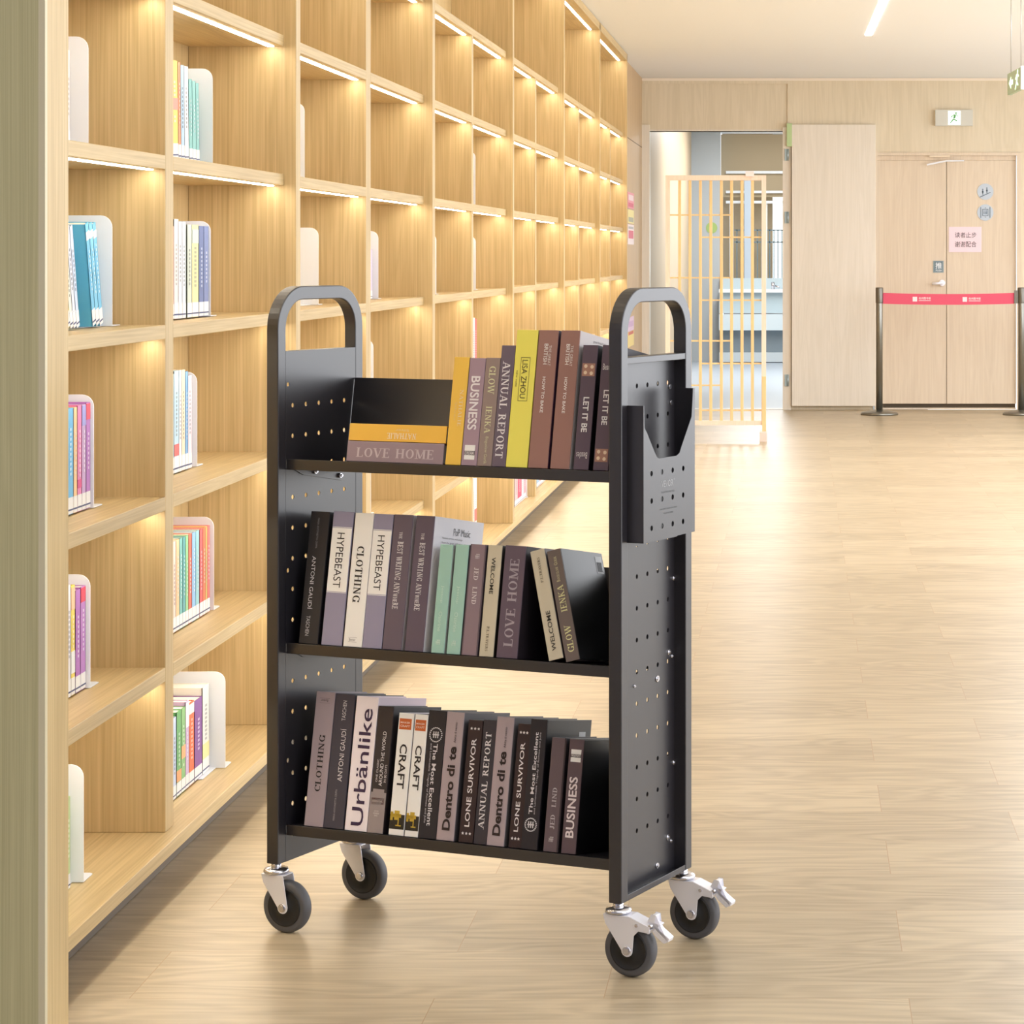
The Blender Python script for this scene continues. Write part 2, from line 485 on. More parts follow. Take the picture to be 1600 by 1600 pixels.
def sign(name, label, cat, x0, x1, y0, y1, rgb, Y=YF, th=.004, rough=.5, emit=0.0):
    """flat sheet on the wall at pixel rectangle, as a thing; returns (root, to-local function)."""
    cx, cz = wx((x0 + x1) / 2, Y), wz((y0 + y1) / 2, Y)
    t = thing(name, label, cat, (cx, Y, cz))
    hw, hh = (wx(x1, Y) - wx(x0, Y)) / 2, (wz(y0, Y) - wz(y1, Y)) / 2
    build('sheet', MB().box(-hw, hw, -th, 0, -hh, hh), mat(rgb, rough, emit=emit), t)
    loc = lambda x, y: (wx(x, Y) - cx, wz(y, Y) - cz)
    return t, loc
def sign_text(t, loc, txt, x0, x1, yb, yt, rgb, dy, bold=0.0, name='lettering'):
    a, b_ = loc(x0, yb), loc(x1, yt)
    return text_on(t, txt, (a[0], dy, a[1]), (b_[0] - a[0], 0, 0), (0, 0, b_[1] - a[1]), mat(rgb, .6), bold=bold, name=name)

Yd = YF + .01
t, lc = sign('notice', 'pale pink notice with two lines of dark Chinese characters on double door', 'notice', 1482.5, 1533.5, 354.5, 394, (244, 222, 232), Yd)
sign_text(t, lc, '读者止步', 1492, 1525.5, 371.5, 363, (70, 52, 60), -.005)
sign_text(t, lc, '谢谢配合', 1492, 1525.5, 386, 377, (70, 52, 60), -.005)
t, lc = sign('push_sign', 'small grey push sign with white character above the door handle', 'sign', 1458, 1474.5, 407.5, 426, (150, 166, 172), Yd)
build('inner_panel', MB().box(-.033, .033, -.0055, -.0035, -.04, .042), mat((112, 132, 142), .5), t)
sign_text(t, lc, '推', 1461.5, 1471.5, 420, 410, (240, 246, 250), -.007, .012)
sign_text(t, lc, 'PUSH', 1462, 1471.5, 424, 421, (240, 246, 250), -.007, .01)
# round stickers
for k, (cy, lab) in enumerate(((299.5, 'round pale blue sticker with two figures on an escalator'), (332, 'round pale blue sticker with a lift cabin pictogram'))):
    t = thing('round_sticker', lab, 'sticker', (wx(1539.7), Yd, wz(cy)))
    build('disc', MB().cyl((0, -.004, 0), (0, 0, 0), .0635, 40), mat((196, 208, 222), .5), t)
    g = MB(); q = .0052                                    # metres per photo pixel here
    if k == 0:
        g.prism([(-.042, -.046), (.04, -.008), (.04, -.002), (-.042, -.038)], -.0052, -.004)
        for xx, zz in ((-.02, -.022), (.012, -.012)):
            g.box(xx - .003, xx + .003, -.0052, -.004, zz, zz + .034).box(xx - .006, xx + .006, -.0052, -.004, zz + .014, zz + .028)
            g.cyl((xx, -.0052, zz + .04), (xx, -.004, zz + .04), .0055, 10)
    else:
        for xx in (-.036, .036):
            g.box(xx - .003, xx + .003, -.0052, -.004, -.042, .042)
        g.box(-.024, .024, -.0052, -.004, .022, .027).box(-.024, .024, -.0052, -.004, -.027, -.022)
        g.box(-.024, -.019, -.0052, -.004, -.027, .027).box(.019, .024, -.0052, -.004, -.027, .027)
        for xx in (-.01, 0, .01):
            g.box(xx - .003, xx + .003, -.0052, -.004, -.014, .008)
            g.cyl((xx, -.0052, .014), (xx, -.004, .014), .0035, 8)
        g.prism([(-.006, .033), (.006, .033), (0, .041)], -.0052, -.004).prism([(-.006, -.033), (0, -.041), (.006, -.033)], -.0052, -.004)
    build('pictogram', g, mat((112, 128, 146), .5), t)

# emergency exit sign over the doors
t, lc = sign('exit_sign', 'grey emergency exit box with lit green running figure above double doors', 'exit sign', 1461, 1519.5, 172, 197, (214, 214, 206), YF, .04)
a, b_ = lc(1481, 195), lc(1500, 174)
build('lit_panel', MB().box(a[0], b_[0], -.043, -.039, a[1], b_[1]), mat((236, 255, 236), .5, emit=1.4), t)
g = MB(); cx = (a[0] + b_[0]) / 2
def run_man(g, cx, cz, s, y0, y1):
    g.cyl((cx + .012 * s, y0, cz + .033 * s), (cx + .012 * s, y1, cz + .033 * s), .007 * s, 12)
    g.prism([(cx - .008 * s, cz - .004 * s), (cx + .006 * s, cz - .006 * s), (cx + .014 * s, cz + .022 * s), (cx - .002 * s, cz + .024 * s)], y0, y1)
    g.prism([(cx - .026 * s, cz + .006 * s), (cx - .02 * s, cz + .002 * s), (cx + .0, cz + .02 * s), (cx - .004 * s, cz + .024 * s)], y0, y1)
    g.prism([(cx + .01 * s, cz + .022 * s), (cx + .026 * s, cz + .008 * s), (cx + .03 * s, cz + .012 * s), (cx + .014 * s, cz + .026 * s)], y0, y1)
    g.prism([(cx + .0, cz - .006 * s), (cx + .022 * s, cz - .02 * s), (cx + .018 * s, cz - .026 * s), (cx - .008 * s, cz - .012 * s)], y0, y1)
    g.prism([(cx - .008 * s, cz - .004 * s), (cx - .03 * s, cz - .034 * s), (cx - .024 * s, cz - .038 * s), (cx + .0, cz - .01 * s)], y0, y1)
run_man(g, cx, (a[1] + b_[1]) / 2, 1.1, -.0445, -.043)
build('running_figure', g, mat((96, 168, 96), .5), t)
# green vertical plate on the door frame
t, lc = sign('door_plate', 'small green vertical plate on the frame beside the pale leaf', 'plate', 1229.5, 1237.5, 193, 229, (190, 214, 160), YF - .02, .03)

# hanging exit sign, seen obliquely at the right edge
Yh = 12.5
hs = thing('hanging_exit_sign', 'green exit sign hanging from the ceiling at the right edge', 'exit sign', (wx(1587.5, Yh), Yh, wz(127, Yh)), (0, 0, math.radians(-87)))
hs.scale = (1.8, 1, 1)
build('housing', MB().box(-.14, .14, -.01, .01, -.055, .055), mat((168, 190, 168), .5), hs, bevel=.002)
build('side_edge', MB().box(.14, .146, -.012, .012, -.058, .058), M_WHITE, hs)
g = MB(); run_man(g, .06, 0, 1.25, -.0118, -.0102)
g.prism([(-.1, 0), (-.06, .03), (-.06, .012), (-.02, .012), (-.02, -.012), (-.06, -.012), (-.06, -.03)], -.0118, -.0102)
build('pictogram', g, mat((220, 255, 214), .5, emit=1.0), hs)
build('suspension_rod', MB().cyl((-.1, 0, .055), (-.1, 0, CEIL - wz(126, Yh)), .002, 8).cyl((.1, 0, .055), (.1, 0, CEIL - wz(126, Yh)), .002, 8), mat((190, 190, 190), .4, .6), hs)

# ceiling strip light
cs = thing('ceiling_strip_light', 'slim white strip light set into the ceiling', 'ceiling light', (.43, 15.5, CEIL))
build('diffuser', MB().prism([(-.022, 0), (.022, 0), (.07, -4.0), (.026, -4.0)], -.004, -.0005, 'z'), mat((255, 253, 248), .5, emit=5.0), cs)

# posters on the narrow wall beside the bookcase
def poster(y0, y1, rgb, bands, lab):
    Yp, X = 17.95, -1.235
    zt, zb = wz(y0, Yp), wz(y1, Yp)
    t = thing('poster', lab, 'poster', (X, Yp, (zt + zb) / 2))
    h = (zt - zb) / 2
    build('sheet', MB().box(0.0005, .003, -.3, .33, -h, h), mat(rgb, .5), t)
    for a, b_, c, nm in bands:
        build(nm, MB().box(.003, .0036, -.24, .27, -h + 2 * h * a, -h + 2 * h * b_), mat(c, .5), t)
poster(301, 326, (232, 150, 166), [(.5, .85, (240, 214, 220), 'picture'), (.1, .35, (214, 92, 120), 'band')], 'pink poster topmost on the narrow wall beside the bookcase')
poster(328, 349, (236, 222, 152), [(.1, .45, (170, 170, 150), 'picture')], 'pale yellow poster between two others on the narrow wall')
poster(351, 382, (240, 226, 228), [(.3, .7, (214, 100, 124), 'picture'), (.78, .9, (180, 176, 180), 'band')], 'white poster with red block, third down on the narrow wall')
poster(495, 517, (222, 196, 220), [(.3, .7, (204, 170, 208), 'picture')], 'lilac poster low on the narrow wall beside the bookcase')
poster(517.5, 541, (236, 214, 140), [(.78, .98, (206, 110, 96), 'band')], 'yellow poster with red edge, lowest on the narrow wall')

# ------------------------------------------------------------------ washroom behind the doorway
YB = 28.0
GREY = mat((176, 182, 186), .6, bump=.5, bscale=60)
struct('floor_washroom', MB().box(-2.2, 1.0, YF, YB + 3, -.06, -.001), mat((168, 178, 190), .35)).name = 'floor_2'
struct('ceiling_2', MB().box(-2.2, 1.0, YF + .12, YB + 3, 2.75, 2.8), mat((220, 224, 228), .7))
x1 = wx(1125, YB)
struct('wall_washroom', MB().box(-1.75, x1, YB, YB + .2, 0, 2.75), GREY).name = 'wall_2'
struct('wall_3', MB().box(-1.75, x_do0 - .06, YF + .12, YB, 0, 2.75), wood('tan_lobby_side', (184, 160, 130), (208, 186, 156), seed=15))
struct('wall_4', MB().box(x1, wx(1206, YB), YB + .8, YB + .9, wz(475, YB), 2.75), mat((184, 164, 134), .6))
struct('wall_5', MB().box(x1, .9, YB + 1.3, YB + 1.4, 0, .85).box(x1, .9, YB + 1.3, YB + 1.4, wz(262, YB), 2.75), mat((196, 200, 204), .6))
struct('wall_6', MB().box(.8, .9, YF + .12, YB + 1.4, 0, 2.75), mat((200, 196, 186), .6))
struct('wall_7', MB().box(x1, .8, YB + .3, YB + .34, wz(307, YB), wz(208, YB)), mat((178, 160, 130), .6))
for y in (205, 268, 299, 315):
    g = MB().box(x1 + (0 if y == 205 else .06), .8, YB + .24, YB + .3, wz(y + 2, YB), wz(y - 2, YB))
    struct('trim_%d' % (8 + (205, 268, 299, 315).index(y)), g, mat((236, 240, 244), .4))
# window with bars
wn = struct('window_1', MB().box(wx(1195, YB + .3), wx(1199, YB + .3), YB + .28, YB + .33, wz(438, YB), wz(316, YB)).box(wx(1140, YB + .3), wx(1146, YB + .3), YB + .28, YB + .33, wz(438, YB), wz(316, YB)), mat((236, 236, 232), .4))
build('pane', MB().box(x1, .8, YB + 1.25, YB + 1.27, .85, wz(262, YB)), mat((236, 246, 250), .3, emit=1.3), wn)
g = MB()
for k in range(13):
    x = wx(1150 + 6.5 * k, YB)
    g.box(x - .006, x + .006, YB + .4, YB + .412, wz(438, YB), wz(358, YB))
g.box(wx(1146, YB), .4, YB + .4, YB + .412, wz(360, YB), wz(358, YB)).box(wx(1146, YB), .4, YB + .4, YB + .412, wz(379, YB), wz(377, YB))
tag(build('railing', g, mat((120, 140, 148), .5)), 'grey barred railing outside the washroom window', 'railing')
tag(build('column', MB().box(wx(1163, YB), wx(1173.5, YB), YB - .05, YB + .02, .6, wz(282, YB)), mat((176, 190, 206), .5)), 'blue grey column rising from the washbasin counter', 'column')
# counter
ct = thing('washbasin_counter', 'pale washbasin counter with drawers seen through the doorway', 'counter', (-.5, YB - .3, 0))
X0, X1 = x1 + .5, .8 + .5
L2 = lambda y: wz(y, YB - .3)
build('worktop', MB().box(X0, X1, -.1, .28, L2(457), L2(452)), mat((232, 238, 242), .3), ct)
build('splashback', MB().box(X0, X1, .24, .28, L2(452), L2(435)), mat((184, 200, 208), .35), ct)
build('front_panel', MB().box(X0, X1, -.02, .0, L2(489), L2(457)), mat((186, 206, 216), .4), ct)
build('drawer_front', MB().box(X0, X0 + .24, -.04, -.02, L2(516), L2(491)).box(X0 + .25, X1, -.04, -.02, L2(516), L2(491)), mat((206, 220, 228), .4), ct)
build('base_cabinet', MB().box(X0, X1, .1, .2, L2(551), L2(516)), mat((132, 146, 156), .5), ct)
build('plinth', MB().box(X0, X1, .0, .2, L2(565.5), L2(551)), mat((196, 206, 212), .5), ct)
build('tap', MB().cyl((wx(1208, YB) + .5, .1, L2(452)), (wx(1208, YB) + .5, .1, L2(441)), .02, 12).cyl((wx(1208, YB) + .5, .1, L2(446)), (wx(1218, YB) + .5, .0, L2(449)), .012, 10), M_CHROME, ct)
struct('trim_12', MB().box(x_do0, x_do1, YF - .01, YF + .1, 0, .006), mat((232, 236, 240), .3))
tag(build('green_dot', MB().cyl((wx(1112, YB), YB - .006, wz(356, YB)), (wx(1112, YB), YB, wz(356, YB)), .064, 32), mat((160, 184, 110), .6)), 'round green sticker on the grey washroom wall', 'sticker')
area('washroom_fill_light', (-.35, 24.5, 2.7), (0, 0, 0), .7, 5, 120, (.95, .98, 1.0))  # unseen fill light, added to brighten the room behind the doorway

# ------------------------------------------------------------------ lattice screen
YS = 16.0
sx = lambda p: wx(p, YS); sz = lambda p: wz(p, YS)
xc = sx(1118)
S = thing('lattice_screen', 'tall slatted wooden lattice screen standing before the washroom doorway', 'screen', (xc, YS, 0))
fr = MB()
for a, b_, c, d in ((1040, 1047, 274, 664), (1190, 1197, 274, 664), (1047, 1190, 274, 282), (1047, 1190, 657, 664)):
    fr.box(sx(a) - xc, sx(b_) - xc, -.02, .02, sz(d), sz(c))
build('frame', fr, W_SCREENF, S)
for p in (1062, 1078.2, 1094.4, 1110.7, 1127.2, 1143.2, 1159.4, 1175.7):
    build('upright_slat', MB().box(sx(p - 2.3) - xc, sx(p + 2.3) - xc, -.012, .01, sz(657), sz(282)), W_SCREEN, S, bevel=.002)
for y, a, b_ in ((336, 1047, 1143), (370.7, 1094, 1190), (434, 1047, 1143), (469, 1094, 1190), (532.6, 1047, 1143), (568, 1094, 1190), (602, 1047, 1127), (641, 1094, 1190)):
    build('cross_slat', MB().box(sx(a) - xc, sx(b_) - xc, -.006, .006, sz(y + 1.2), sz(y - 1.2)), W_SCREEN, S)
build('top_clip', MB().box(sx(1165) - xc, sx(1178) - xc, -.03, .03, sz(276), sz(268)), mat((244, 226, 224), .5), S)
for a in (1036, 1191):
    build('leg', MB().box(sx(a) - xc, sx(a + 6) - xc, -.03, -.02, sz(675), sz(588)), W_SCREEN, S)
    build('foot', MB().box(sx(a - 3.5) - xc, sx(a + 7.5) - xc, -.12, .12, 0, sz(673.5)), mat((222, 206, 198), .5), S, bevel=.003)

# ------------------------------------------------------------------ stanchions and belt
def stanchion(px, lab):
    Y = 18.62
    t = thing('stanchion', lab, 'stanchion', (wx(px, Y), Y, 0), group='barrier posts before the double doors')
    build('base', MB().lathe([(.142, 0), (.142, .012), (.13, .022), (.06, .034), (.03, .04)], (0, 0, 0), 'z', 40), M_STEEL, t)
    build('post', MB().lathe([(.0255, .03), (.0255, .945), (.02, .955)], (0, 0, 0), 'z', 28), M_STEEL, t)
    build('belt_head', MB().lathe([(.0285, .845), (.029, .85), (.029, .955), (.026, .962)], (0, 0, 0), 'z', 28), mat((120, 116, 108), .35, .8), t)
    return t
stanchion(1374, 'steel barrier post left of the double doors, beside the pale leaf')
st2 = stanchion(1596, 'steel barrier post at the right edge of the picture')
build('belt_clip', MB().box(-.055, -.027, -.014, .014, .842, .94), mat((120, 116, 108), .35, .8), st2)
Yb = 18.62
xa, xb = wx(1374, Yb) + .027, wx(1596, Yb) - .055
belt = thing('barrier_belt', 'red retractable belt with white logos stretched between two steel posts', 'belt', ((xa + xb) / 2, Yb, .88))
hl = (xb - xa) / 2
def sag(x): return -.008 * (1 - (x / hl) ** 2)
vs, fs = [], []
n = 24
for i in range(n + 1):
    x = -hl + 2 * hl * i / n
    for y, z in ((-.001, -.041), (-.001, .041), (.001, .041), (.001, -.041)):
        vs.append((x, y, z + sag(x)))
for i in range(n):
    for j in range(4):
        fs.append((4 * i + j, 4 * i + (j + 1) % 4, 4 * i + 4 + (j + 1) % 4, 4 * i + 4 + j))
fs += [(0, 1, 2, 3), tuple(4 * n + k for k in (3, 2, 1, 0))]
build('webbing', MB().add(vs, fs), mat((222, 82, 110), .6), belt)
for p in (1426, 1504):
    x = wx(p, Yb) - (xa + xb) / 2
    zz = sag(x)
    build('logo', MB().box(x, x + .034, -.0022, -.0012, -.018 + zz, .017 + zz), mat((250, 226, 230), .6), belt)
    text_on(belt, '杭州图书馆', (x + .046, -.002, -.003 + zz), (.09, 0, 0), (0, 0, .018), mat((252, 236, 238), .6), bold=.01)
    build('underline', MB().box(x + .046, x + .136, -.0022, -.0012, -.0135 + zz, -.0095 + zz), mat((252, 236, 238), .6), belt)

# ------------------------------------------------------------------ bookcase
XS, XP, XB = -1.215, -1.186, -1.44          # shelf front, upright front, inside of the back board
TOPS = [.096, .412, .739, 1.068, 1.393, 1.720, 2.045]
TH = .027
ZT = 2.54
PAN = [(3.70, 3.807), (5.80, 5.85), (7.955, 8.01), (10.18, 10.226), (12.385, 12.43), (14.60, 14.645), (16.89, 16.935)]
MID = [(4.718, 4.778), (6.90, 6.975), (9.12, 9.165), (11.31, 11.36), (13.52, 13.57), (15.75, 15.80)]
OY = 3.70
XP0 = -1.13
BC = thing('bookcase', 'long built-in oak bookcase with lit square cells along the left wall', 'bookcase', (XS, OY, 0))
def bb(name, x0, x1, y0, y1, z0, z1, m, bevel=.0015, label=None):
    return build(name, MB().box(x0 - XS, x1 - XS, y0 - OY, y1 - OY, z0, z1), m, BC, bevel=bevel, label=label)
YE = PAN[-1][1]
bb('back_board', XB - .02, XB, OY, YE, .07, CEIL - .004, W_SHELF, 0)
bb('base_board', XB, XP, PAN[0][1], YE, .070, .096, W_SHELF_H)
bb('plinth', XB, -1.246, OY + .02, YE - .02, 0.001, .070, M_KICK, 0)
bb('top_rail', XB, XP, PAN[0][1], YE, ZT, CEIL - .004, W_SHELF_H)
for i, (a, b_) in enumerate(PAN):
    bb('upright_panel', XB, XP if i else XP0, a, b_, .096 if i else 0.001, CEIL - .004, W_SHELF)
build('end_cladding', MB().box(XB - .5 - XS, XP0 - .010 - XS, -.012, 0, .001, CEIL - .004), W_END, BC, label='greyish olive wood cladding on the near end')
build('edge_strip', MB().box(XP0 - .010 - XS, XP0 - XS, -.012, 0, .001, CEIL - .004), mat((216, 206, 176), .5), BC, label='thin pale edge strip')
CELLS = []
for i in range(6):
    CELLS.append((PAN[i][1], MID[i][0]))
    CELLS.append((MID[i][1], PAN[i + 1][0]))
    bb('divider', XB, XS, MID[i][0], MID[i][1], .096, 2.045 - TH, W_SHELF)
    # top row is as wide as the bay
    a, b_ = PAN[i][1], PAN[i + 1][0]
    bb('shelf', XB, XS, a, b_, 2.045 - TH, 2.045, W_SHELF_H)
    bb('light_strip', XS - .034, XS - .020, a + .02, b_ - .02, ZT - .002, ZT - .0002, M_LED, 0, 'glowing white strip light')
for (a, b_) in CELLS:
    for k in range(1, 6):
        bb('shelf', XB, XS, a, b_, TOPS[k] - TH, TOPS[k], W_SHELF_H)
    for k in range(1, 7):
        z = TOPS[k] - TH
        bb('light_strip', XS - .034, XS - .020, a + .015, b_ - .014, z - .002, z - .0002, M_LED, 0, 'glowing white strip light')

# ------------------------------------------------------------------ bookends and paperbacks in the bookcase
COLN = ['leftmost column', 'second column', 'third column', 'fourth column', 'fifth column', 'sixth column', 'seventh column', 'eighth column']
ROWN = ['bottom cell', 'second cell up', 'third cell up', 'fourth cell up', 'fifth cell up']
def bookend(c, r, X, Y, what, h=.207, foot=.055):
    z = TOPS[r]
    t = thing('bookend', 'white metal bookend %s, %s, %s' % (what, COLN[c], ROWN[r]), 'bookend', (X, Y, z + .001), group='white bookends in the bookcase')
    d = min(.125, X - XB - .006)
    R = .022
    pts = [(-d, 0), (0, 0)] + [(-R + R * math.cos(a), h - R + R * math.sin(a)) for a in [PI / 2 * i / 6 for i in range(7)]] \
        + [(-d + R + R * math.cos(a), h - R + R * math.sin(a)) for a in [PI / 2 + PI / 2 * i / 6 for i in range(7)]]
    build('upright_plate', MB().prism(pts, 0, .0022), M_WHITE, t)
    # foot goes on under and beyond the plate
    build('foot', MB().prism([(-d, .0022), (0, .0022), (0, foot * 1.0), (-.006, foot + .006), (-d + .006, foot + .006), (-d, foot)], 0, .0016, 'z')
          .box(-d * .8, -.02, -.12, .0022, 0, .0012), M_WHITE, t)
    build('screw', MB().cyl((-.03, foot * .5, .0016), (-.03, foot * .5, .0026), .0045, 10), mat((120, 120, 124), .4, .6), t)
    return t
ORD = ['touching the bookend', 'second from the bookend', 'third from the bookend', 'fourth from the bookend', 'fifth from the bookend', 'sixth from the bookend', 'seventh from the bookend', 'eighth from the bookend', 'ninth from the bookend', 'tenth from the bookend', 'eleventh from the bookend', 'twelfth from the bookend', 'thirteenth from the bookend']
random.seed(4)
def paperbacks(c, r, X, lst, dep=.11, ymax=None):
    """lst: (x0, x1, height, lean over Y, rgb, colour word, [extra bands (a, b, rgb)]) in pixels of the spine foot, left to right."""
    z = TOPS[r]
    n = len(lst)
    for i, bk in enumerate(lst):
        x0, x1, h, lean, rgb, word = bk[:6]
        bands = bk[6] if len(bk) > 6 else []
        y0, y1 = F * -X / (PX - x0), F * -X / (PX - x1)
        th = (y1 - y0) - .0016
        o = thing('paperback', '%s paperback, %s, %s, %s' % (word, ORD[n - 1 - i], COLN[c], ROWN[r]), 'book',
                  (X, y0, z + .003), (-math.atan2(lean, h), 0, 0), group='paperbacks in the bookcase')
        dz = th * math.sin(math.atan2(lean, h)) if lean > 0 else 0.0
        cov = MB().box(-.002, 0, 0, th, 0, h).box(-dep, 0, 0, .0012, 0, h).box(-dep, 0, th - .0012, th, 0, h)
        build('cover', cov, mat(rgb, .4), o)
        build('page_block', MB().box(-dep + .002, -.002, .0012, th - .0012, .002, h - .0015), M_PAGE, o)
        build('library_label', MB().box(0, .0004, .0004, th - .0004, .001, h * .16), mat((236, 234, 232), .5), o)
        build('label_line', MB().box(.0004, .0007, .0004, th - .0004, h * .035, h * .05), mat((52, 62, 110), .5), o)
        for a, b_, q in bands:
            build('spine_band', MB().box(0, .0005, .0004, th - .0004, h * a, h * b_), mat(q, .45), o)
        tx = mat(tuple(int(q * .35 + 250 * .65) for q in rgb), .5) if sum(rgb) < 610 else mat(tuple(int(q * .5 + 130 * .5) for q in rgb), .5)
        g = MB(); s = h * (.3 + .08 * random.random()); e = h * (.72 + .1 * random.random()); k = 0
        while s < e:                                       # a column of small printed characters
            if not bands or all(not (a * h - .01 < s < b_ * h) for a, b_, q in bands):
                g.box(.0005, .0008, th * .38, th * .62, s, s + .005)
            s += .0088
        if g.v:
            build('spine_print', g, tx, o)
        if dz:
            o.location.z += dz
W_ = (238, 238, 242)
# leftmost column
bookend(0, 4, -1.30, 4.50, 'with a grey white book')
paperbacks(0, 4, -1.30, [(104.5, 109.5, .17, 0, (226, 222, 222), 'off-white')], .1)
bookend(0, 3, -1.286, 4.606, 'behind light blue books')
paperbacks(0, 3, -1.29, [(104, 110, .185, -.045, (244, 224, 110), 'yellow'), (110, 115, .185, -.045, (232, 232, 214), 'cream'), (115, 120, .185, -.045, (216, 220, 232), 'pale grey'), (120, 125, .185, -.045, (200, 214, 236), 'pale blue'),
    (145, 150.5, .192, -.05, (96, 186, 224), 'sky blue', [(.84, .92, (236, 240, 240))]), (150.5, 156, .192, -.05, (110, 194, 228), 'light blue', [(.86, .93, (236, 240, 240))]), (156, 161.5, .192, -.05, (104, 190, 228), 'bright blue', [(.86, .93, (236, 240, 240))])])
bookend(0, 2, -1.29, 4.50, 'behind blue and purple books')
paperbacks(0, 2, -1.293, [(105, 115, .188, 0, (88, 176, 224), 'bright blue'), (115, 121, .188, 0, (240, 196, 140), 'orange cream'), (121, 128, .19, 0, (226, 120, 176), 'pink', [(.22, .3, (214, 60, 130))]), (128, 134.5, .19, 0, (196, 160, 206), 'lilac', [(.8, .99, (150, 150, 214))]), (134.5, 141.5, .192, 0, (176, 104, 190), 'purple', [(.84, .99, (214, 60, 90))])])
bookend(0, 1, -1.293, 4.488, 'behind purple books')
paperbacks(0, 1, -1.30, [(105, 111, .2, 0, (226, 222, 226), 'pale grey'), (111, 117.5, .196, 0, (240, 214, 90), 'yellow', [(.2, .4, (240, 238, 236)), (.78, .98, (242, 190, 150))]), (118, 126, .184, 0, (178, 106, 190), 'purple'), (126, 134, .186, 0, (186, 118, 196), 'light purple', [(.85, .99, (216, 44, 76))])])
bookend(0, 0, -1.262, 4.34, 'standing alone at the front')
paperbacks(0, 0, -1.272, [(104.5, 110, .16, 0, (190, 214, 150), 'pale green')])
# second column
bookend(1, 4, -1.2566, 5.27, 'behind yellow and teal books')
paperbacks(1, 4, -1.27, [(268, 279, .2, -.008, (246, 214, 84), 'yellow', [(.5, .62, (240, 150, 130))]), (279, 283.5, .2, -.008, (238, 140, 84), 'orange'), (283.5, 289, .196, -.008, (176, 206, 230), 'pale blue'), (289, 295.5, .196, -.008, (238, 238, 240), 'white'), (296, 301.5, .172, -.008, (120, 190, 184), 'teal'), (301.5, 307, .17, -.008, (128, 196, 190), 'light teal'), (307, 312, .168, -.008, (122, 192, 186), 'soft teal')])
bookend(1, 3, -1.28, 5.35, 'behind a navy book')
paperbacks(1, 3, -1.28, [(266, 272, .19, 0, (236, 190, 176), 'pink'), (272, 279, .205, 0, (240, 226, 220), 'pale pink'), (279, 285, .2, 0, W_, 'white'), (285, 290.6, .2, 0, (228, 232, 240), 'bluish white'), (292.5, 300, .195, 0, (206, 214, 196), 'grey green'), (300, 310.5, .195, 0, (232, 222, 160), 'pale yellow', [(.8, .95, (200, 214, 200))]), (311, 318.5, .193, 0, (84, 104, 160), 'navy'), (318.5, 326, .193, 0, (104, 122, 176), 'slate blue')])
bookend(1, 2, -1.318, 5.385, 'mostly hidden by pale books')
paperbacks(1, 2, -1.318, [(266, 272, .21, 0, (190, 214, 226), 'bluish grey'), (272, 280, .215, 0, (184, 214, 230), 'pale blue', [(.165, .28, (206, 96, 96))]), (280, 284, .215, 0, W_, 'white'), (284, 289.5, .215, 0, (236, 218, 190), 'cream'), (289.5, 294, .21, 0, (112, 168, 220), 'blue'), (294, 300, .2, 0, (232, 216, 226), 'pinkish white')])
bookend(1, 1, -1.303, 5.477, 'behind a rainbow row of books')
cs12 = [(264, 270, W_, 'white'), (270, 275, (240, 214, 200), 'pale peach'), (275, 280.5, (244, 196, 150), 'peach'), (280.5, 285.5, (116, 190, 186), 'teal'), (285.5, 290, (84, 168, 172), 'dark teal'), (290, 294.5, (146, 208, 150), 'green'), (294.5, 300, (226, 104, 84), 'red orange'), (300, 306, (140, 190, 232), 'light blue'), (306, 311.5, (150, 206, 212), 'aqua'), (312, 317, (222, 92, 100), 'red'), (317, 321.5, (228, 120, 84), 'orange'), (321.5, 324, (232, 206, 120), 'yellow'), (324, 328, (222, 108, 110), 'pinkish red')]
paperbacks(1, 1, -1.305, [(a, b_, .19, 0, c, n_) for a, b_, c, n_ in cs12])
bookend(1, 0, -1.2386, 5.31, 'with a wide foot at the front')
paperbacks(1, 0, -1.268, [(264, 270, .155, 0, (220, 226, 236), 'bluish white'), (270, 275.5, .165, 0, (190, 206, 232), 'pale blue'), (276, 283.5, .172, 0, (96, 170, 104), 'green', [(.17, .3, (236, 160, 110))]), (283.5, 290, .172, 0, (130, 184, 120), 'light green', [(.4, .55, (240, 170, 120))]), (290, 295.5, .18, 0, (206, 178, 214), 'lilac', [(.7, .98, (244, 240, 244))]), (295.5, 303.5, .172, 0, (232, 104, 60), 'orange red', [(.86, .98, (244, 232, 230))]), (304, 316, .168, 0, (126, 62, 150), 'purple'), (316.5, 327, .184, 0, (238, 236, 226), 'white', [(.17, .34, (240, 228, 160))])])
# further columns
bookend(2, 4, -1.297, 6.45, 'standing alone')
bookend(2, 3, -1.29, 6.6, 'hidden but for its foot')
bookend(3, 3, -1.287, 7.52, 'with a lilac book')
paperbacks(3, 3, -1.30, [(575, 581.6, .15, 0, (206, 186, 216), 'lilac')], .08)
bookend(3, 2, -1.29, 7.45, 'standing alone')
bookend(3, 1, -1.306, 7.5, 'standing alone')
bookend(4, 3, -1.240, 8.40, 'showing only a thin edge')
bookend(5, 4, -1.245, 9.45, 'showing only a thin edge')
bookend(5, 3, -1.25, 9.5, 'hidden but for its foot')
paperbacks(5, 2, -1.252, [(738.5, 742, .22, 0, (226, 226, 232), 'white'), (742, 745, .215, 0, (226, 96, 96), 'red')], .1)
paperbacks(5, 0, -1.262, [(737, 741.5, .24, 0, (240, 214, 214), 'pinkish white'), (741.5, 745, .235, 0, (238, 238, 240), 'white', [(.3, .5, (230, 110, 100))])], .1)
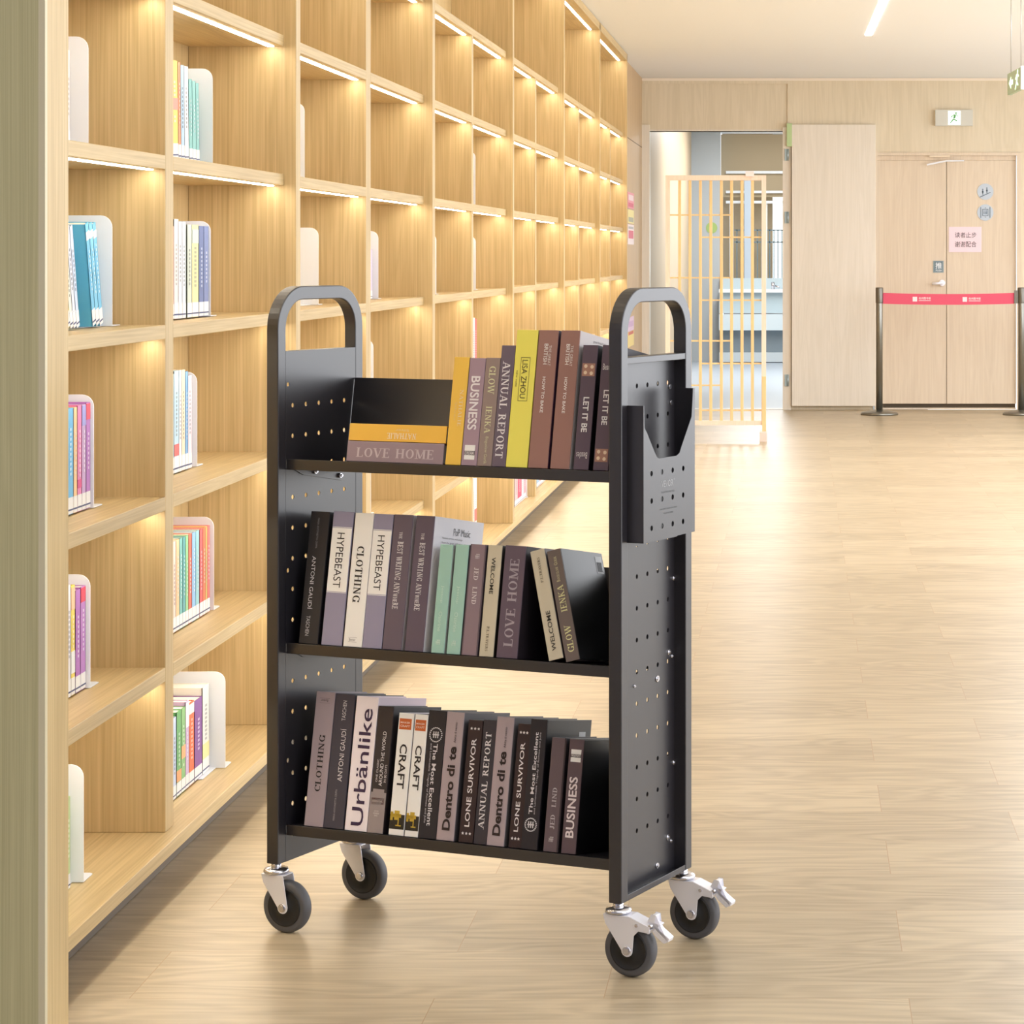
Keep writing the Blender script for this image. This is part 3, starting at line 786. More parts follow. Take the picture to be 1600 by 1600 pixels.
paperbacks(6, 0, -1.25, [(804, 809, .16, 0, (240, 190, 196), 'pale pink'), (809, 815, .16, 0, (232, 62, 110), 'pink red'), (815, 818.3, .155, 0, W_, 'white'), (818.3, 821.5, .155, 0, (226, 160, 176), 'rose')], .1)
bookend(6, 0, -1.245, 11.245, 'behind pink books', .17, .04)
paperbacks(7, 0, -1.25, [(838.5, 843, .12, 0, (150, 190, 226), 'light blue', [(.4, .7, (240, 240, 244))]), (843, 847.5, .12, 0, (232, 120, 130), 'red'), (847.5, 852, .12, 0, W_, 'white')], .1)

# ================================================================== THE BOOK CART
CX, CYY, CTH = -0.9478, 4.3777, -0.4021
L, W, ZB, ZTOP, T = .7071, .2712, .1205, 1.1459, .0243
AL = math.radians(9.8)
SH = [.1868, .5106, .8382]
CART = thing('book_cart', 'black steel three-shelf book cart with perforated ends on four casters', 'book cart', (CX, CYY, 0), (0, 0, CTH))
CM = Matrix.Translation((CX, CYY, 0)) @ Matrix.Rotation(CTH, 4, 'Z')

def hoop(u0, label):
    R = .078
    def path(off):
        r = R - off
        p = [(off, ZB), (off, ZTOP - R)]
        n = 12
        p += [(R - r * math.cos(PI / 2 * i / n), ZTOP - R + r * math.sin(PI / 2 * i / n)) for i in range(1, n + 1)]
        p += [(W - R + r * math.sin(PI / 2 * i / n), ZTOP - R + r * math.cos(PI / 2 * i / n)) for i in range(0, n + 1)]
        p += [(W - off, ZB)]
        return p
    o_, i_ = path(0), path(T)
    n = len(o_)
    vs = []
    for k in range(n):
        vs += [(u0, *o_[k]), (u0 + T, *o_[k]), (u0 + T, *i_[k]), (u0, *i_[k])]
    fs = [(4 * k + j, 4 * k + (j + 1) % 4, 4 * k + 4 + (j + 1) % 4, 4 * k + 4 + j) for k in range(n - 1) for j in range(4)]
    fs += [(0, 1, 2, 3), tuple(4 * (n - 1) + j for j in (3, 2, 1, 0))]
    build('end_frame', MB().add(vs, fs), M_BLACK, CART, bevel=.0018)
hoop(0, ''); hoop(L - T, '')

ROWZ = [.933 - .0548 * k for k in range(15)]
hl_ = [circ(.046 + .041 * c, z, .0042) for z in ROWZ for c in range(5) if z > .13]
hl_ += [circ(.0315, z, .004) for z in (.971, .639, .30)]
hr_ = [circ(.061 + .040 * c, .9785 - .0542 * k, .0042) for k in range(15) for c in range(5)]
PZ = 1.030
build('end_panel', plate([(T, ZB), (W - T, ZB), (W - T, PZ), (T, PZ)], hl_, .0014, 'yz', T - .0012, M_BLACK), M_BLACK, CART)
build('end_panel', plate([(T, ZB), (W - T, ZB), (W - T, PZ), (T, PZ)], hr_, .0014, 'yz', L - T + .0012, M_BLACK), M_BLACK, CART)
# flanges at the foot and top of the end panels
build('panel_flange', MB().box(L - T + .001, L - .001, T, W - T, ZB, ZB + .0015).box(L - .0025, L - .001, T, W - T, ZB, ZB + .010), M_BLACK, CART, bevel=.0005)
build('panel_flange', MB().box(L - T + .001, L - .001, T, W - T, PZ - .0015, PZ).box(L - .0025, L - .001, T, W - T, PZ - .011, PZ), M_BLACK, CART, bevel=.0005)
build('panel_flange', MB().box(.001, T - .001, T, W - T, ZB, ZB + .0015), M_BLACK, CART)
build('panel_flange', MB().box(.001, T - .001, T, W - T, PZ - .0015, PZ), M_BLACK, CART)

# shelves: front lip, tray sloping back, back panel
V0 = T + .001
DT, HB = .192, .172
ca, sa = math.cos(AL), math.sin(AL)
for i, z in enumerate(SH):
    u0, u1 = T + .0003, L - T - .0003
    th = .0014
    lipn = .019
    prof = [(V0, z - lipn), (V0, z), (V0 + DT * ca, z - DT * sa), (V0 + DT * ca - th * sa, z - DT * sa - th * ca), (V0 + th, z - th - .0005), (V0 + th, z - lipn + th), (V0 + .012, z - lipn + th), (V0 + .012, z - lipn)]
    s = build('shelf', MB().prism(prof, u0, u1, 'x'), M_BLACK, CART, bevel=.0006)
    b0 = (V0 + DT * ca, z - DT * sa - .0015)
    b1 = (b0[0] + HB * sa, b0[1] + HB * ca)
    build('back_panel', MB().prism([b0, (b0[0] + th * ca, b0[1] - th * sa), (b1[0] + th * ca, b1[1] - th * sa), b1], u0, u1, 'x')
          .prism([b1, (b1[0] + .010 * ca, b1[1] - .010 * sa), (b1[0] + .010 * ca - th * sa, b1[1] - .010 * sa - th * ca), (b1[0] - th * sa, b1[1] - th * ca)], u0, u1, 'x'), M_BLACK, s, bevel=.0004)
    for ua in (u0, u1 - th):
        build('side_bracket', MB().prism([(V0 + .004, z - .012), (V0 + DT * ca - .004, z - DT * sa - .002), (V0 + DT * ca - .012, z - DT * sa - .020), (V0 + .05, z - .032)], ua, ua + th, 'x'), M_BLACK, s)
    g = MB()
    for vv in (.11, .19):
        zz = z - (vv - V0) * math.tan(AL) - .014
        g.cyl((u0 + th, vv, zz), (u0 + .006, vv, zz), .0045, 12).cyl((u0 + th, vv, zz), (u0 + .009, vv, zz), .0024, 10)
    build('bolt', g, M_CHROME, s)
# bolt heads on the outer face of the right end
def bolt(v, z, r=.0052):
    return MB().lathe([(r, 0), (r * .8, .0022), (r * .35, .003)], (0, 0, 0), 'z', 16), v, z
def hit_u(x, y, u):
    d = Vector(((x - PX) / F, 1, -(y - PY) / F)); c = Vector((0, 0, EYE)) - Vector((CX, CYY, 0))
    Uv = Vector((math.cos(CTH), math.sin(CTH), 0)); Vv = Vector((-math.sin(CTH), math.cos(CTH), 0))
    t_ = (u - c.dot(Uv)) / d.dot(Uv); p = c + d * t_
    return p.dot(Vv), p.z
for (px, py, r) in ((340, 245, .005), (312, 590, .0062), (325, 608, .004), (257, 712, .0066), (150, 747, .003), (333, 1100, .0048), (306, 1447, .0062), (320, 1463, .004), (256, 1577, .006)):
    v, z = hit_u(940 + px / 2.963, 820 + py / 2.963, L - T + .002)
    v = min(v, W - T - .004)
    build('bolt', MB().cyl((L - T + .0015, v, z), (L - T + .004, v, z), r, 14, r * .8).cyl((L - T + .004, v, z), (L - T + .0055, v, z), r * .45, 8), M_CHROME, CART)
for (x, y) in ((1046, 604 - 0), (1059, 607), (1048, 629)):
    v, z = hit_u(x, y, L - T + .002)
    build('bolt', MB().cyl((L - T + .0015, v, z), (L - T + .0045, v, z), .0045, 14), M_CHROME, CART)

# brochure pocket on the right end
PU = L + .030
v0p, v1p, z0p, z1p = .0205, .219, .7205, .950
cut = [(v0p, z1p), (v0p + .0035, .9128), (.032, .906), (.059, .873)] + \
      [(.077 + .0, .8585)] + [(.145, .8578), (.156, .862), (.164, .873), (.204, .917), (.209, z1p)]
outer = [(v0p, z0p), (v1p, z0p), (v1p, z1p + .02), (.212, z1p + .02)] + [(.2095, z1p - .002), (.206, .921), (.1665, .873), (.158, .8618), (.147, .8578), (.079, .858), (.071, .861), (.063, .869), (.032, .906), (.0245, .9128), (.0225, z1p), (v0p, z1p)]
ph = [circ(a, b_, .0047) for (a, b_) in [hit_u(940 + x / 6.154, 600 + y / 6.154, PU) for x, y in ((477, 862), (578, 845), (680, 828), (782, 811), (478, 1125), (579, 1105), (680, 1086), (781, 1067), (478, 1387), (580, 1365), (680, 1343), (780, 1321))]]
pk = build('brochure_pocket', plate(outer, ph, .0014, 'yz', PU, M_BLACK), M_BLACK, CART)
build('pocket_side', MB().box(L - .002, PU, v0p, v0p + .0014, z0p, z1p), M_BLACK, pk)
build('pocket_side', MB().box(L - .002, PU, v1p - .0014, v1p, z0p, z1p + .02), M_BLACK, pk)
build('pocket_bottom', MB().box(L - .004, PU, v0p, v1p, z0p, z0p + .0014).box(L - .0045, L - .003, v0p, v1p, z0p - .010, z0p), M_BLACK, pk)
def on_pocket(txt, x0, y0, x1, y1, hpx, m, font='sans', bold=0.0):
    a = hit_u(x0, y0, PU + .001); b_ = hit_u(x1, y1, PU + .001)
    text_on(pk, txt, (PU + .0009, a[0], a[1]), (0, b_[0] - a[0], b_[1] - a[1]), (0, 0, hpx / 985.0), m, font, bold, 'logo')
M_EMB = mat((150, 150, 152), .35)
on_pocket('VEVOR', 1033.5, 762, 1052, 758.5, 11, M_EMB)
on_pocket('®', 1052.6, 750, 1054.8, 749.5, 3, M_EMB)
on_pocket('TOUGH TOOLS, HALF PRICE', 1033, 771.5, 1054, 768, 3.2, mat((24, 24, 26), .5))
on_pocket('LOAD CAPACITY 200 LBS TOTAL LIBRARY', 1031, 797.5, 1058, 792.5, 2.2, mat((16, 16, 18), .5))
on_pocket('MADE IN CHINA', 1037, 803.5, 1052, 800.5, 2.4, mat((16, 16, 18), .5))

# ------------------------------------------------------------------ casters
TR, RW = .024, .046
def caster(u, v, brake):
    c = MB()
    # swivel head: stem, disc, second ring
    c.cyl((0, 0, .104), (0, 0, ZB + .004), .009, 16)
    c.lathe([(.010, .113), (.0205, .1115), (.0225, .108), (.0225, .105), (.018, .1035)], (0, 0, 0), 'z', 32)
    head = build('caster', c, M_CHROME, CART)
    head.location = (u, v, 0)
    f = MB()
    ya, yb = .0165, .0148
    n = 8
    if brake:
        pts = [(-.021, .103), (.028, .103), (.066, .089), (.066, .078), (.045, .080), (.037, .072), (.0345, .048)]
    else:
        pts = [(-.021, .103), (.024, .103), (.026, .098), (.0345, .048)]
    pts += [(TR + .0105 * math.cos(-PI * i / n), RW + .0105 * math.sin(-PI * i / n)) for i in range(0, n + 1)]
    pts += [(-.0165, .088)]
    f.prism(pts, -ya, -yb).prism(pts, yb, ya)
    f.box(-.021, .026 if not brake else .064, -yb, yb, .1015, .103) if not brake else f.prism([(-.021, .1015), (-.021, .103), (.028, .103), (.066, .089), (.066, .0875), (.028, .1015)], -yb, yb)
    build('fork', f, M_ZINC, head, bevel=.0007)
    prof = [(.0335, -.0105), (.041, -.0118), (.0445, -.009), (RW, -.004), (RW, .004), (.0445, .009), (.041, .0118), (.0335, .0105)]
    build('tyre', MB().lathe(prof, (TR, 0, RW), 'y', 56), M_TYRE, head)
    build('hub', MB().lathe([(.010, -.0128), (.012, -.0128), (.0125, -.0112), (.0305, -.0112), (.0318, -.0122), (.0335, -.0122), (.0338, -.0105), (.0338, .0105), (.0335, .0122), (.0318, .0122), (.0305, .0112), (.0125, .0112), (.010, .0128)], (TR, 0, RW), 'y', 48), M_HUB, head)
    build('axle_bolt', MB().cyl((TR, -.0205, RW), (TR, .0205, RW), .0058, 6, smooth=False).cyl((TR, -.0185, RW), (TR, .0185, RW), .0072, 20), M_CHROME, head)
    if brake:
        g = MB()
        g.prism([(.060, .097), (.066, .108), (.073, .107), (.071, .096), (.075, .088), (.068, .080), (.072, .074), (.088, .062), (.097, .066), (.099, .072), (.082, .084), (.078, .088), (.082, .093), (.074, .095)], -.009, .009)
        g.prism([(.055, .086), (.056, .080), (.062, .076), (.066, .084)], -.014, .014)
        build('brake_lever', g, M_ZINC, head, bevel=.0012)
        build('rivet', MB().cyl((.042, -.0178, .0895), (.042, -.0164, .0895), .003, 12).cyl((.066, -.016, .09), (.066, .016, .09), .003, 12), M_CHROME, head)
    return head
for (u, v, br) in ((T / 2, T / 2, False), (T / 2, W - T / 2, False), (L - T / 2, T / 2, True), (L - T / 2, W - T / 2, True)):
    caster(u, v, br)

# ------------------------------------------------------------------ books on the cart
def cbook(name_label, i, u, wd, h, spine, cover, marks=(), dep=.162, lean=0.0, group='books on the cart', dv=0.0, pages=M_PAGE, rough=.5, dz=0.0):
    """book standing on cart shelf i; spine faces the viewer. marks: tuples for lettering and bands."""
    v = .030 + dv
    z = SH[i] - (v - V0) * math.tan(AL) + .0012 + dz
    p = CM @ Vector((u, v, z))
    t = thing('book', name_label, 'book', p, (0, 0, 0), group=group)
    M = Matrix.Rotation(CTH, 4, 'Z') @ Matrix.Rotation(-AL, 4, 'X') @ Matrix.Rotation(-lean, 4, 'Y')
    t.rotation_euler = M.to_euler()
    fill_book(t, wd, h, dep, spine, cover, marks, pages, rough)
    return t
def fill_book(t, wd, h, dep, spine, cover, marks, pages=M_PAGE, rough=.5):
    ct = .0022
    up_ = lambda c: tuple(min(250, int(q * 1.12 + 2)) for q in c) if sum(c) > 200 else c
    sm, cm = mat(up_(spine), rough), mat(cover, rough)
    build('spine', MB().box(0, wd, 0, ct, 0, h), sm, t, bevel=.0007)
    build('cover', MB().box(0, ct, ct, dep, 0, h).box(wd - ct, wd, ct, dep, 0, h), cm, t, bevel=.0005)
    build('page_block', MB().box(ct, wd - ct, ct, dep - .004, .003, h - .003), pages, t)
    for mk in marks:
        k = mk[0]
        if k == 'band':                                    # ('band', s0, s1, rgb[, x0, x1])
            x0, x1 = (mk[4], mk[5]) if len(mk) > 5 else (.02, .98)
            build('spine_band', MB().box(wd * x0, wd * x1, -.0003, .0004, h * mk[1], h * mk[2]), mat(up_(mk[3]), rough), t)
        elif k in ('dn', 'up'):                            # (dir, text, font, s_low, s_high, x_low, x_high, rgb[, bold])
            _, txt, font, s0, s1, x0, x1, rgb = mk[:8]
            bold = mk[8] if len(mk) > 8 else 0.0
            y = -.0006
            if k == 'dn':
                text_on(t, txt, (wd * x0, y, h * s1), (0, 0, -h * (s1 - s0)), (wd * (x1 - x0), 0, 0), mat(rgb, .5), font, bold, 'spine_title')
            else:
                text_on(t, txt, (wd * x1, y, h * s0), (0, 0, h * (s1 - s0)), (-wd * (x1 - x0), 0, 0), mat(rgb, .5), font, bold, 'spine_title')
        elif k in ('hz', 'hzf'):                           # upright text across the spine (hzf: upside down)
            _, txt, font, s0, s1, x0, x1, rgb = mk[:8]
            bold = mk[8] if len(mk) > 8 else 0.0
            if k == 'hz':
                text_on(t, txt, (wd * x0, -.0007, h * s0), (wd * (x1 - x0), 0, 0), (0, 0, h * (s1 - s0)), mat(rgb, .5), font, bold, 'spine_mark')
            else:
                text_on(t, txt, (wd * x1, -.0007, h * s1), (-wd * (x1 - x0), 0, 0), (0, 0, -h * (s1 - s0)), mat(rgb, .5), font, bold, 'spine_mark')
        elif k == 'stars':
            g = MB(); s = mk[1]
            for j in range(3):
                cx_, cz_ = wd * (.25 + .25 * j), h * s
                pts = [(cx_ + (.0028 if q % 2 == 0 else .0012) * math.sin(q * PI / 5), cz_ + (.0028 if q % 2 == 0 else .0012) * math.cos(q * PI / 5)) for q in range(10)]
                g.prism(pts, -.0007, -.0001)
            build('stars', g, mat((240, 236, 238), .5), t)
        elif k == 'crest':
            g = MB(); s = mk[1]; r = wd * .34
            for q in range(22):
                a = 2 * PI * q / 22
                x, z = wd * .5 + r * math.cos(a), h * s + r * math.sin(a)
                g.box(x - .0012, x + .0012, -.0007, -.0001, z - .0009, z + .0009)
            for q in (-.0042, 0, .0042):
                g.box(wd * .5 + q - .0009, wd * .5 + q + .0009, -.0007, -.0001, h * s - .0055, h * s + .0055)
            g.box(wd * .5 - .0065, wd * .5 + .0065, -.0007, -.0001, h * s - .001, h * s + .001)
            build('crest', g, mat((222, 220, 224), .5), t)
        elif k == 'emblem':                                # small square ornament
            g = MB(); s, rgb = mk[1], mk[2]; x0, q = wd * .5, .0042
            for j in range(4):
                g.box(x0 - q + j * q * .55, x0 - q + j * q * .55 + .0009, -.0007, -.0001, h * s - q, h * s + q * (1 if j % 2 else .5))
            g.box(x0 - q, x0 + q, -.0007, -.0001, h * s - .0005, h * s + .0005).box(x0 - q * .6, x0 + q, -.0007, -.0001, h * s + q * .7, h * s + q)
            build('emblem', g, mat(rgb, .5), t)
        elif k == 'barcode':                               # on the right cover: (_, depth, height)
            g = MB().box(wd, wd + .0004, mk[1], mk[1] + .024, mk[2], mk[2] + .030)
            build('price_sticker', g, mat((206, 208, 212), .5), t)
            g = MB()
            for j in range(9):
                g.box(wd + .0004, wd + .0007, mk[1] + .003 + j * .0021, mk[1] + .004 + j * .0021, mk[2] + .003, mk[2] + .020)
            build('barcode', g, mat((70, 70, 74), .5), t)
        elif k == 'photos':                                # little picture block: (_, s_mid)
            build('picture_block', MB().box(wd * .08, wd * .92, -.0005, 0, h * mk[1] - .011, h * mk[1] + .011), mat((176, 132, 116), .5), t)
            g = MB()
            for a_, b_ in ((.3, .006), (.72, .005), (.3, -.005), (.7, -.006)):
                g.cyl((wd * a_, -.0008, h * mk[1] + b_), (wd * a_, -.0005, h * mk[1] + b_), .0032, 12)
            build('portraits', g, mat((236, 214, 190), .5), t)
        elif k == 'back_text':                             # print on the right cover
            text_on(t, mk[1], (wd + .0006, mk[2], mk[3]), (0, mk[4], 0), (0, 0, mk[5]), mat((90, 90, 94), .5), 'sans', 0, 'cover_print')
        elif k == 'machine':                               # black and gold picture at the foot of the spine
            build('picture', MB().box(wd * .02, wd * .98, -.0004, .0004, h * .05, h * .17), mat((34, 30, 26), .4), t)
            g = MB().box(wd * .1, wd * .75, -.0007, 0, h * .145, h * .175).box(wd * .3, wd * .62, -.0007, 0, h * .125, h * .2).box(wd * .55, wd * .62, -.0007, 0, h * .08, h * .13).box(wd * .42, wd * .78, -.0007, 0, h * .075, h * .085).box(wd * .04, wd * .2, -.0007, 0, h * .12, h * .19)
            build('gold_machine', g, mat((206, 178, 70), .35, .3), t)

LIGHT = (236, 232, 236)
G = 'books on the cart'
# ---- top shelf: two lying books
def lying(lab, u, v, z, length, thick, dep, spine, cover, marks, rz=0.0):
    """book on its side: local x (thickness) points up, local z (spine height) points left along the cart."""
    p = CM @ Vector((u + length, v, z))
    t = thing('book', lab, 'book', p, (0, 0, 0), group=G)
    M = Matrix.Rotation(CTH + rz, 4, 'Z') @ Matrix.Rotation(-AL, 4, 'X') @ Matrix.Rotation(-PI / 2, 4, 'Y')
    t.rotation_euler = M.to_euler()
    fill_book(t, thick, length, dep, spine, cover, marks)
    return t
zt0 = SH[2] - (.032 - V0) * math.tan(AL) + .0012
lying('mauve LOVE HOME book lying flat at the left of the top shelf', .1455, .032, zt0, .197, .036, .15, (140, 122, 132), (96, 84, 92),
      [('dn', 'LOVE HOME', 'serif', .10, .90, .22, .68, (206, 192, 200))])
lying('golden yellow book lying flat on the mauve LOVE HOME book', .1455, .032 + .036 * sa + .001, zt0 + .0368 * ca, .199, .030, .15, (232, 176, 72), (206, 150, 60),
      [('up', 'NATHALIE', 'serif', .30, .60, .16, .50, (254, 240, 214)), ('up', 'Silver', 'sans', .38, .52, .60, .74, (246, 224, 176))])

# ---- top shelf upright
cbook('golden yellow upright book, first of the standing row on the top shelf', 2, .349, .030, .188, (236, 182, 76), (70, 56, 40), [
    ('dn', 'NATHALIE', 'serif', .36, .70, .58, .82, (250, 226, 180)), ('dn', 'Silver', 'sans', .40, .58, .3, .46, (240, 206, 140))])
cbook('mauve BUSINESS book with white lettering on the top shelf', 2, .3805, .031, .187, (150, 128, 142), (30, 26, 30), [
    ('dn', 'BUSINESS', 'sans', .33, .83, .2, .78, (244, 238, 242), .02), ('band', .055, .19, (236, 230, 234), .16, .82), ('band', .095, .135, (90, 80, 90), .16, .82), ('hz', 'DREAM', 'sans', .1, .13, .22, .76, (240, 236, 238), .01)])
cbook('slim grey brown GLOW book on the top shelf', 2, .4125, .028, .188, (136, 120, 116), (60, 40, 40), [
    ('dn', 'GLOW', 'serif', .66, .92, .3, .76, (222, 222, 184)), ('dn', 'IENKA', 'serif', .3, .55, .3, .72, (222, 222, 184)), ('dn', 'Boguslaw Gurik', 'sans', .02, .27, .38, .66, (214, 210, 176))])
cbook('dark grey ANNUAL REPORT book on the top shelf', 2, .4415, .0265, .210, (98, 86, 100), (22, 20, 24), [
    ('dn', 'ANNUAL REPORT', 'serif', .07, .87, .2, .76, (240, 236, 240))])
cbook('bright yellow LISA ZHOU book, thickest upright on the top shelf', 2, .469, .0415, .2375, (236, 214, 96), (150, 120, 50), [
    ('dn', 'LISA ZHOU', 'sans', .50, .78, .38, .64, (70, 60, 34)), ('band', .48, .4835, (90, 78, 44), .3, .74), ('band', .795, .7985, (90, 78, 44), .3, .74), ('band', .4835, .795, (90, 78, 44), .3, .315), ('band', .4835, .795, (90, 78, 44), .725, .74), ('dn', 'NEW YORK', 'sans', .58, .7, .13, .2, (110, 96, 50))])
HB_ = lambda: [('dn', 'THE GREAT', 'sans', .74, .89, .58, .72, (240, 230, 226)), ('dn', 'BRITISH', 'sans', .75, .9, .34, .54, (244, 236, 232), .01), ('dn', 'HOW TO BAKE', 'sans', .40, .66, .38, .54, (246, 240, 238), .015)]
cbook('brown HOW TO BAKE book beside the bright yellow one', 2, .5125, .0375, .2375, (142, 106, 98), (60, 34, 60), HB_())
cbook('brown HOW TO BAKE book with pale back cover, nearer the right end', 2, .5555, .0365, .2375, (142, 106, 98), (186, 178, 178), HB_() + [('back_text', 'great british baking recipes', .05, .222, .08, .006)])
cbook('dark plum LET IT BE book with pictures near the top', 2, .600, .0285, .213, (84, 70, 84), (12, 10, 14), [
    ('photos', .80), ('dn', 'LET IT BE', 'sans', .30, .58, .32, .7, (248, 246, 248), .02), ('hzf', 'Beatles', 'sans', .09, .14, .14, .86, (226, 222, 226))])
cbook('dark plum LET IT BE book with pictures near the bottom', 2, .6375, .0285, .2135, (84, 70, 84), (40, 34, 42), [
    ('photos', .12), ('dn', 'LET IT BE', 'sans', .36, .64, .32, .7, (248, 246, 248), .02), ('hz', 'Beatles', 'sans', .8, .85, .14, .86, (226, 222, 226))])

# ---- middle shelf
cbook('black ANTONI GAUDI book at the left end of the middle shelf', 1, .047, .0395, .2345, (36, 34, 40), (22, 22, 26), [
    ('dn', 'ANTONI GAUDÍ', 'sans', .26, .66, .3, .56, (206, 206, 214)), ('dn', 'TASCHEN', 'sans', .06, .21, .3, .5, (190, 190, 198)), ('dn', 'MARIA ANTONIETTA CRIPPA', 'sans', .72, .95, .4, .5, (130, 130, 138))])
HY = [('band', .40, .875, (238, 232, 236)), ('band', .392, .396, (230, 224, 228)), ('band', .879, .883, (230, 224, 228)), ('dn', 'HYPEBEAST', 'sans', .43, .84, .3, .66, (44, 40, 44))]
cbook('lilac HYPEBEAST book with white panel beside the black book', 1, .0945, .0425, .2365, (134, 132, 158), (82, 72, 76), HY)
cbook('white CLOTHING book with black serif title on the middle shelf', 1, .1405, .0385, .2355, (240, 232, 238), (206, 200, 206), [
    ('dn', 'CLOTHING', 'serif', .33, .75, .28, .66, (34, 30, 34)), ('hz', 'Better', 'sans', .045, .062, .3, .64, (120, 116, 120)), ('band', .036, .038, (150, 146, 150), .24, .7), ('band', .068, .07, (150, 146, 150), .24, .7)])
cbook('lilac HYPEBEAST book with white panel, right of the white book', 1, .180, .0395, .2355, (134, 132, 158), (82, 72, 76), HY)
BW = lambda: [('dn', 'THE', 'serif', .82, .87, .36, .52, (226, 224, 228)), ('dn', 'BEST WRITiNG ANYwheRE', 'serif', .30, .80, .32, .62, (232, 230, 234))]
cbook('dark grey BEST WRITING book beside the second lilac book', 1, .2215, .0385, .236, (92, 82, 96), (176, 170, 176), BW())
cbook('dark grey BEST WRITING book with pale Pop Music back cover', 1, .267, .037, .236, (88, 76, 92), (216, 214, 220), BW() + [
    ('back_text', 'PoP Music', .068, .206, .058, .013), ('back_text', 'Various artists and songs', .03, .198, .07, .004), ('back_text', 'from the great collection of', .03, .19, .08, .004)], dep=.172)
MT = lambda: [('dn', 'Jessop', 'sans', .46, .62, .36, .6, (214, 240, 228)), ('dn', 'Ostrine', 'sans', .2, .38, .36, .62, (214, 240, 228)), ('emblem', .1, (220, 242, 232))]
cbook('mint green book, left one of the two on the middle shelf', 1, .3205, .0255, .188, (148, 188, 178), (196, 200, 196), MT())
cbook('mint green book, right one of the two on the middle shelf', 1, .3515, .0265, .189, (148, 188, 178), (96, 92, 96), MT())
cbook('mauve JED LIND book beside the mint green pair', 1, .3815, .0305, .191, (130, 112, 122), (78, 68, 76), [
    ('band', .0, 1, (92, 80, 88), .0, .06), ('band', 0, 1, (92, 80, 88), .94, 1.0), ('emblem', .89, (216, 206, 212)), ('dn', 'JED  LIND', 'serif', .46, .79, .36, .66, (226, 218, 222))])
cbook('cream WELCOME book standing straight on the middle shelf', 1, .4165, .0275, .191, (190, 182, 162), (40, 34, 30), [
    ('dn', 'WELCOME', 'sans', .56, .89, .34, .62, (44, 40, 34), .008), ('dn', 'P.L.TRAVERS', 'serif', .05, .27, .4, .58, (120, 110, 92))])
cbook('dark mauve LOVE HOME book upright on the middle shelf', 1, .4505, .0405, .192, (92, 78, 92), (40, 34, 40), [
    ('up', 'LOVE HOME', 'serif', .1, .88, .3, .74, (176, 166, 178))])
LEAN = math.radians(16.5)
cbook('cream WELCOME book leaning left against the upright books', 1, .5535, .0275, .1905, (190, 182, 162), (84, 70, 76), [
    ('up', 'WELCOME', 'sans', .08, .44, .36, .66, (50, 46, 40), .008), ('up', 'P.L.TRAVERS', 'serif', .7, .93, .4, .58, (120, 110, 92))], lean=LEAN)
cbook('brown GLOW book leaning left with a black back cover', 1, .5865, .0262, .1925, (104, 92, 88), (16, 15, 18), [
    ('up', 'GLOW', 'serif', .08, .32, .3, .76, (226, 224, 170)), ('up', 'IENKA', 'serif', .44, .68, .3, .76, (226, 224, 170)), ('up', 'Boguslaw Gurik', 'serif', .71, .94, .36, .62, (214, 208, 166)), ('barcode', .125, .155)], lean=LEAN, dep=.155, rough=.35)

# ---- bottom shelf
cbook('grey mauve CLOTHING book at the left end of the bottom shelf', 0, .0585, .0395, .236, (142, 132, 142), (120, 112, 120), [
    ('up', 'CLOTHING', 'serif', .26, .68, .38, .68, (24, 18, 24)), ('hzf', 'Better', 'sans', .925, .945, .28, .66, (80, 74, 80)), ('band', .915, .917, (100, 92, 100), .22, .74), ('band', .95, .952, (100, 92, 100), .22, .74)])
cbook('navy ANTONI GAUDI book on the bottom shelf', 0, .0995, .0405, .235, (62, 60, 76), (34, 34, 42), [
    ('up', 'ANTONI GAUDÍ', 'sans', .35, .74, .42, .72, (222, 220, 228)), ('up', 'TASCHEN', 'sans', .8, .95, .42, .62, (206, 204, 214)), ('up', 'MARIA ANTONIETTA CRIPPA', 'sans', .06, .29, .44, .54, (160, 158, 168))])
cbook('pinkish white Urbanlike book with big dark letters, bottom shelf', 0, .1435, .0455, .2335, (232, 214, 224), (206, 190, 200), [
    ('up', 'Urbänlike', 'sans', .04, .91, .26, .8, (58, 36, 74), .008)])
cbook('dark AROUND THE WORLD book with grey base on the bottom shelf', 0, .1905, .0315, .2195, (50, 42, 46), (30, 26, 30), [
    ('band', 0, .32, (138, 128, 130), .0, 1.0), ('band', .32, .345, (138, 128, 130), .14, .86), ('band', .225, .275, (112, 44, 44), .1, .9), ('hz', 'ESSENTIAL', 'sans', .243, .257, .16, .84, (230, 214, 210)),
    ('hz', 'JOHN', 'sans', .165, .177, .34, .62, (226, 220, 222)), ('hz', 'OWEN', 'sans', .148, .16, .3, .66, (226, 220, 222)), ('hz', 'INC', 'sans', .131, .143, .38, .58, (226, 220, 222)),
    ('up', 'AROUND THE WORLD', 'sans', .37, .80, .46, .68, (232, 228, 232)), ('up', 'ONE CLASSIC', 'sans', .4, .58, .24, .36, (220, 214, 218)), ('up', 'IN 80 DAYS', 'sans', .4, .54, .78, .92, (220, 214, 218))])
CR = lambda: [('band', .865, .955, (184, 92, 44), .08, .88), ('hz', 'MAKER', 'sans', .915, .93, .16, .8, (244, 226, 212), .01), ('hz', 'CRAFT', 'sans', .885, .902, .16, .8, (244, 226, 212), .01),
              ('dn', 'CRAFT', 'sans', .38, .745, .26, .74, (38, 32, 36), .015), ('machine',), ('band', .022, .05, (236, 228, 234), .02, .98)]
cbook('white CRAFT book with orange square, left one of the pair', 0, .234, .0305, .2105, (232, 222, 230), (186, 178, 186), CR())
cbook('white CRAFT book with orange square, right one of the pair', 0, .267, .0265, .2105, (232, 222, 230), (40, 36, 42), CR())
